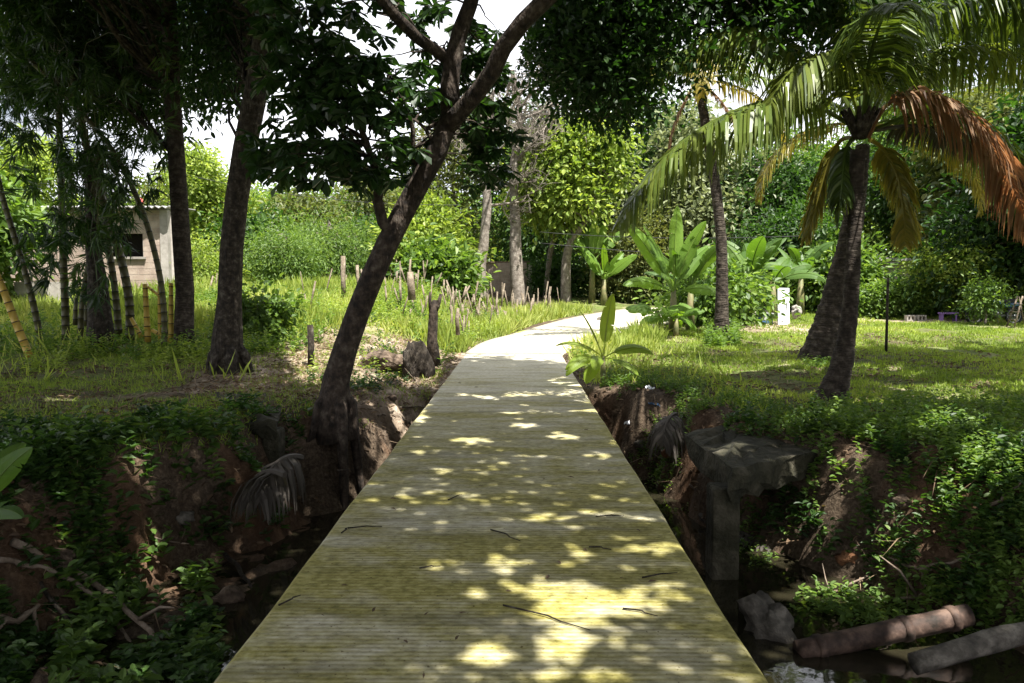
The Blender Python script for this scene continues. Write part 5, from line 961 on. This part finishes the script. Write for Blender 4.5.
# dried palm fronds hanging on the banks
t = root('dried_frond', gg(300, 470, -.3), 'grey dried palm frond hanging into the gully left of the deck', 'dried frond'); frond(gg(302, 462, -.3, .05), R(200), R(20), .9, 2.0, .62, 'palm_grey', t, hang=2.2, tint=.5, nl=34); frond(gg(285, 485, -.3, .1), R(300), R(10), .7, 2.0, .55, 'palm_grey', t, hang=2.2, tint=.4, nl=24)
t = root('dried_frond', onh(672, 438, .3), 'grey dried palm frond hanging on the right bank near the ledge', 'dried frond'); frond(onh(676, 436, .3), R(210), R(10), .7, 2.0, .6, 'palm_grey', t, hang=2.2, tint=.6, nl=26)
t = root('dried_frond', onh(735, 575, .05), 'brown frond lying in the creek water beside the deck', 'dried frond'); frond(onh(700, 520, .06), R(150), R(0), 1.3, .3, .3, 'palm_grey', t, hang=.5, tint=.3, nl=30)
# litter
def rag(name, c, s, m, label, cat='litter', seed=0):
    n = 7; r2 = np.random.default_rng(seed); g = np.array([[(i/(n-1)-.5)*s, (j/(n-1)-.5)*s*.7, 0] for i in range(n) for j in range(n)]); g += r2.normal(size=g.shape)*s*np.array([.04, .04, .14]); Fs = [(i*n+j, i*n+j+1, (i+1)*n+j+1, (i+1)*n+j) for i in range(n-1) for j in range(n-1)]
    return tag(link(name, g+np.array(c), Fs, m), label, cat)
rag('crumpled_bag', onh(655, 408, .07), .2, 'blue_plastic', 'crumpled blue plastic bag on the right bank by the deck', seed=1)
rag('crumpled_bag', onh(650, 393, .08), .13, 'white_paint', 'crumpled white plastic scrap above the blue bag', seed=2)
rag('crumpled_bag', onh(630, 427, .06), .16, 'white_paint', 'crumpled white plastic scrap on the bank next to the deck edge', seed=3)
rag('crumpled_wrapper', onh(806, 640, .1), .14, 'pink_plastic', 'crumpled pink and purple wrapper by the end of the reddish pipe', seed=4)
rag('crumpled_bag', onh(741, 543, .06), .15, 'grey_plastic', 'dull grey plastic scrap in the dark water', seed=5)
# ------------------------------------------------------------ fallen leaves and twigs on the deck
rs = random.Random(4)
mb = MB(); mb.add([(0, 0, .006), (.02, .012, .012), (.045, .014, .010), (.07, 0, .006), (.045, -.012, .014), (.02, -.012, .006)], [(0, 3, 2, 1), (0, 5, 4, 3)], .25); l0_ = mb.build('fallen_leaf', 'litter', smooth=False)
for k in range(46):
    o = l0_ if k == 0 else l0_.copy()
    if k: COL.objects.link(o)
    y = 2.8+11*rs.random()**1.7; o.location = (rs.uniform(-1.15, .95), y, .002); o.rotation_euler = (0, 0, rs.uniform(0, 6.28)); s = rs.uniform(.35, 1.0); o.scale = (s, s*rs.uniform(.5, 1), s)
    tag(o, 'small dry brown fallen leaf lying on the mossy concrete deck', 'leaf', 'fallen leaves on the deck')
for k, (px, py, a, ln) in enumerate([(365, 527, 10, .22), (345, 530, 80, .12), (505, 535, -50, .3), (610, 516, 5, .2), (660, 575, 20, .22), (600, 548, -20, .14), (430, 567, 15, .12), (290, 600, 60, .15), (455, 497, 60, .18), (640, 612, -30, .18), (345, 470, 20, .14), (545, 617, -35, .5)]):
    c = gz(px, py, .008); d = np.array([math.cos(R(a)), math.sin(R(a)), 0]); P = [c-d*ln/2, c+np.array([.01, .012, .004]), c+d*ln/2*.4+np.array([-.01, .01, 0]), c+d*ln/2]; mb = MB(); mb.tube(P, [.005, .0045, .004, .002], 5); tag(mb.build('fallen_twig', 'bark_brown'), 'thin dark fallen twig lying on the mossy concrete deck', 'twig', 'fallen twigs on the deck')

# ------------------------------------------------------------ grass, ground cover, litter (uncountable)
def scat(n, x0, x1, y0, y1, pw=1.0):
    """random plan points, denser near the viewer"""
    u = RNG.random(n); y = y0*(y1/y0)**(u**pw); x = RNG.uniform(x0, x1, n); return x, y
def view(x, y, mrg=90): px, py, d = pix(np.c_[x, y, H(x, y)]); return (px > -mrg) & (px < 1024+mrg) & (py < 760)
def stuff(name, o, label): o['kind'] = 'stuff'; o['label'] = label; return o
x, y = scat(420000, -3, 24, 8.5, 33); ok = view(x, y); x, y = x[ok], y[ok]; g, c_, pl = masks(x, y)
ok = (RNG.random(len(x)) < g*1.15-pl*.9) & (x > 1.1) & (path_m(x, y) > .05) & (fbm(x*.9, y*.9, 71, 3) > -.32); x, y = x[ok], y[ok]; z = H(x, y); n = len(x)
D = nrm(RNG.normal(size=(n, 3))*.45+np.array([0, 0, 1.0])); hs = RNG.uniform(.03, .085, n)*(1+.9*sst(-1.6, -.3, chan_sd(x, y)))*(1+.02*y)
tn = .45+.5*fbm(x*.5, y*.5, 81, 3)+RNG.normal(size=n)*.15
stuff('g', leaf_mesh('grass', np.c_[x, y, z-.008], D, RNG.normal(size=(n, 3)), hs, .007+.0007*y, 'bl', 'grass_lawn', None, tn), 'short lawn grass right of the deck')
x, y = scat(200000, -20, 4, 13, 36); ok = view(x, y); x, y = x[ok], y[ok]
rub = rubble(x, y); ok = (path_m(x, y) > .15) & (RNG.random(len(x)) < np.clip(sst(17, 21, y)*1.1*(1-rub*.94)+.03, 0, 1)) & (fbm(x*.8, y*.8, 91, 3) > -.24); x, y = x[ok], y[ok]; z = H(x, y); n = len(x)
D = nrm(RNG.normal(size=(n, 3))*.38+np.array([0, 0, 1.0])); hs = RNG.uniform(.10, .46, n)*np.clip(.85+1.6*fbm(x*.55, y*.55, 17, 3), .2, 1.9)
tn = .5+.6*fbm(x*.6, y*.6, 83, 3)+RNG.normal(size=n)*.15
stuff('g', leaf_mesh('tall_grass', np.c_[x, y, z-.02], D, RNG.normal(size=(n, 3)), hs, .018+.0008*y, 'bl', 'grass_field', None, tn), 'tall sunlit weeds and grass in the left field')
x, y = scat(210000, -14, -1.4, 5.5, 18); ok = view(x, y); x, y = x[ok], y[ok]; s = chan_sd(x, y); ok = (s < .1) & (RNG.random(len(x)) < np.clip(.45+1.2*fbm(x*.8, y*.8, 97, 3), 0, 1)); x, y = x[ok], y[ok]; z = H(x, y); n = len(x)
D = nrm(RNG.normal(size=(n, 3))*.6+np.array([0, 0, 1.0])); stuff('g', leaf_mesh('shade_grass', np.c_[x, y, z-.008], D, RNG.normal(size=(n, 3)), RNG.uniform(.03, .11, n), .009, 'bl', 'grass_lawn', None, .3+RNG.normal(size=n)*.2), 'thin grass in the shade left of the deck')
# leafy ground cover: small sprigs
def sprigs(name, x, y, per, h, Ln, Wd, m, label, kind='ov', tb=.5, sp=.5):
    z = H(x, y); n = len(x); hh_ = h*RNG.uniform(.4, 1.2, n); lean = RNG.normal(size=(n, 2))*.25
    k = np.tile(np.arange(per), n)/per; P = np.repeat(np.c_[x, y, z], per, 0); P[:, 2] += k*np.repeat(hh_, per); P[:, :2] += np.repeat(lean, per, 0)*(k*np.repeat(hh_, per))[:, None]
    a = RNG.random(n*per)*6.28; D = np.c_[np.cos(a), np.sin(a), RNG.uniform(-.2, sp+.3, n*per)]; U = np.tile([0, 0, 1.0], (n*per, 1))+RNG.normal(size=P.shape)*.25; s = RNG.uniform(.6, 1.2, n*per)*(1.1-.4*k)
    t = np.repeat(tb+RNG.normal(size=n)*.2, per)+RNG.normal(size=n*per)*.1; return stuff(name, leaf_mesh(name, P, D, U, Ln*s, Wd*s, kind, m, None, t), label)
def region(n, poly_px, z=None, keep=None):
    """plan points over a rough pixel quad, projected on the ground plane"""
    out_ = []; P = np.array(poly_px, float)
    for _ in range(n):
        a, b2 = random.random(), random.random(); q = (P[0]*(1-a)+P[1]*a)*(1-b2)+(P[3]*(1-a)+P[2]*a)*b2; out_.append(gz(q[0], q[1], z if z is not None else -.2)[:2])
    o = np.array(out_); x, y = o[:, 0], o[:, 1]
    if keep is not None: k = keep(x, y); x, y = x[k], y[k]
    return x, y
def patchy(th, s=1.6, sd=7): return lambda x, y: (fbm(x*s, y*s, sd, 3) > th) & (path_m(x, y) > .12)
x, y = region(1500, [(800, 420), (1030, 415), (1040, 520), (800, 500)], -.15, patchy(-.12)); sprigs('ground_cover', x, y, 12, .26, .085, .045, 'leaf_mid', 'leafy weeds on the right bank below the palms', tb=.65)
x, y = region(900, [(700, 425), (860, 430), (860, 470), (760, 470)], -.1, patchy(-.1)); sprigs('bank_weeds', x, y, 10, .22, .07, .03, 'leaf_mid', 'fine weeds along the edge of the right ledge', tb=.45)
def bank(n, x0, x1, y0, y1, th, s_, sd, d0=-.5, d1=2.6):
    x = RNG.uniform(x0, x1, n); y = RNG.uniform(y0, y1, n); d = chan_sd(x, y); k = (d > d0) & (d < d1) & (fbm(x*s_, y*s_, sd, 3) > th) & (path_m(x, y) > .35) & (H(x, y) > -1.1); return x[k], y[k]
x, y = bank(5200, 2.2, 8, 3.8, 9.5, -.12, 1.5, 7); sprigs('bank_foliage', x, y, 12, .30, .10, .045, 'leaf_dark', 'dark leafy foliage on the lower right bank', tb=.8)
x, y = bank(2600, 3.0, 7.5, 4.5, 8.8, .0, 1.3, 12, -.8, 1.3); sprigs('ground_cover', x, y, 12, .28, .09, .045, 'leaf_mid', 'leafy weeds spilling over the right bank', tb=.5)
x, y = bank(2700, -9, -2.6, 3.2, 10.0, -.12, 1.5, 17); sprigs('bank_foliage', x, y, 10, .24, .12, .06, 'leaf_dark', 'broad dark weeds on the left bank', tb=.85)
x, y = bank(500, 1.7, 3.0, 6.6, 8.4, -.3, 1.6, 35, -.5, 1.3); sprigs('ledge_weeds', x, y, 14, .5, .12, .05, 'leaf_dark', 'dark weeds growing up around the right concrete ledge', tb=.8)
x, y = bank(1500, 1.3, 3.4, 8.0, 14, -.1, 1.6, 33, -1.2, 1.2); sprigs('bank_weeds', x, y, 10, .18, .07, .03, 'leaf_mid', 'small weeds on the bank close to the deck', tb=.3)
x, y = bank(1200, -8, -2.9, 3.6, 8.8, .05, 1.2, 22); sprigs('bank_foliage', x, y, 8, .30, .15, .07, 'leaf_mid', 'larger mid green weeds on the left bank', tb=.3)
x, y = region(900, [(600, 372), (700, 385), (720, 425), (612, 425)], -.1, patchy(-.05)); sprigs('bank_weeds', x, y, 9, .2, .06, .028, 'leaf_mid', 'weeds around the young banana plant and right bank')
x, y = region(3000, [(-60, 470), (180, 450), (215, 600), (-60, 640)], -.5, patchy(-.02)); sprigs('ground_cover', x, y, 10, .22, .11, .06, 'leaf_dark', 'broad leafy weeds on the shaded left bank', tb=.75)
x, y = region(700, [(60, 500), (210, 480), (215, 640), (60, 620)], -.6, patchy(-.02, 1.4, 19)); sprigs('ground_cover', x, y, 9, .26, .13, .07, 'leaf_mid', 'larger leafed weeds on the left slope', tb=.35)
x, y = region(500, [(290, 470), (380, 400), (430, 420), (380, 470)], -1.1, patchy(0)); sprigs('bank_foliage', x, y, 8, .16, .08, .04, 'leaf_dark', 'small weeds at the foot of the leaning tree', tb=.6)
x, y = region(700, [(0, 335), (300, 335), (310, 362), (0, 362)], .1, patchy(-.05)); sprigs('ground_cover', x, y, 10, .35, .12, .05, 'leaf_mid', 'leafy weeds at the feet of the bamboo and trunks', tb=.4)
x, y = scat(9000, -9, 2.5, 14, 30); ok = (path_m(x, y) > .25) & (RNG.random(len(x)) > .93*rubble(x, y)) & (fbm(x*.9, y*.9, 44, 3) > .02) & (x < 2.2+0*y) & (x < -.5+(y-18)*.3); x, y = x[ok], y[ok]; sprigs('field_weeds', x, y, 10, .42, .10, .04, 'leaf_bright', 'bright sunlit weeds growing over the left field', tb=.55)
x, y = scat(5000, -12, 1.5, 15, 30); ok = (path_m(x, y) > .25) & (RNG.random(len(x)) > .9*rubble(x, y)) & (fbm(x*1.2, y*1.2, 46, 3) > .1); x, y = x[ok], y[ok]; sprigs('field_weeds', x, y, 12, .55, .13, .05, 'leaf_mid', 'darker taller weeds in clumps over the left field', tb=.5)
x, y = region(120, [(705, 335), (738, 335), (740, 345), (706, 346)], .1); sprigs('palm_foot_weeds', x, y, 12, .5, .16, .05, 'leaf_mid', 'weeds round the foot of the slim palm', tb=.5)
x, y = region(70, [(800, 362), (845, 362), (845, 368), (805, 368)], .05); sprigs('palm_foot_weeds', x, y, 9, .16, .09, .03, 'leaf_mid', 'weeds round the foot of the leaning palm', tb=.6)
# leaf litter and small rubble
x, y = scat(110000, -10, 12, 4.5, 26); ok = view(x, y); x, y = x[ok], y[ok]; g, c_, pl = masks(x, y); rub = sst(-.9, -1.5, x)*sst(-5.2, -3.8, x)*sst(10, 12.5, y)*sst(20, 17, y)
ok = (RNG.random(len(x)) < np.clip(.5-.4*g+rub+.5*fbm(x*1.1, y*1.1, 57, 3), .05, 1)) & (path_m(x, y) > .06) & (H(x, y) > -1.15); x, y = x[ok], y[ok]; n = len(x); z = H(x, y)
a = RNG.random(n)*6.28; stuff('l', leaf_mesh('leaf_litter', np.c_[x, y, z+.02], np.c_[np.cos(a), np.sin(a), RNG.normal(size=n)*.3], np.tile([0, 0, 1.0], (n, 1))+RNG.normal(size=(n, 3))*.4, RNG.uniform(.03, .12, n), RNG.uniform(.015, .05, n), 'ov', 'litter', None, np.clip(.35+RNG.normal(size=n)*.25+.4*((x < -1) & (x > -4.5) & (y > 11.5)), 0, 1)), 'brown leaf litter')
# sticks and stalks strewn over the rubble and banks
x, y = scat(7000, -8, 7, 4.5, 19); ok = view(x, y) & (path_m(x, y) > .1) & (H(x, y) > -1.15); x, y = x[ok], y[ok]; n = len(x); a = RNG.random(n)*6.28
stuff('s', leaf_mesh('stick_litter', np.c_[x, y, H(x, y)+.03], np.c_[np.cos(a), np.sin(a), RNG.normal(size=n)*.2], np.tile([0, 0, 1.0], (n, 1)), RNG.uniform(.15, .5, n), .012, 'la', 'litter', None, .55+RNG.normal(size=n)*.3), 'thin dry stalks and sticks strewn on the banks')
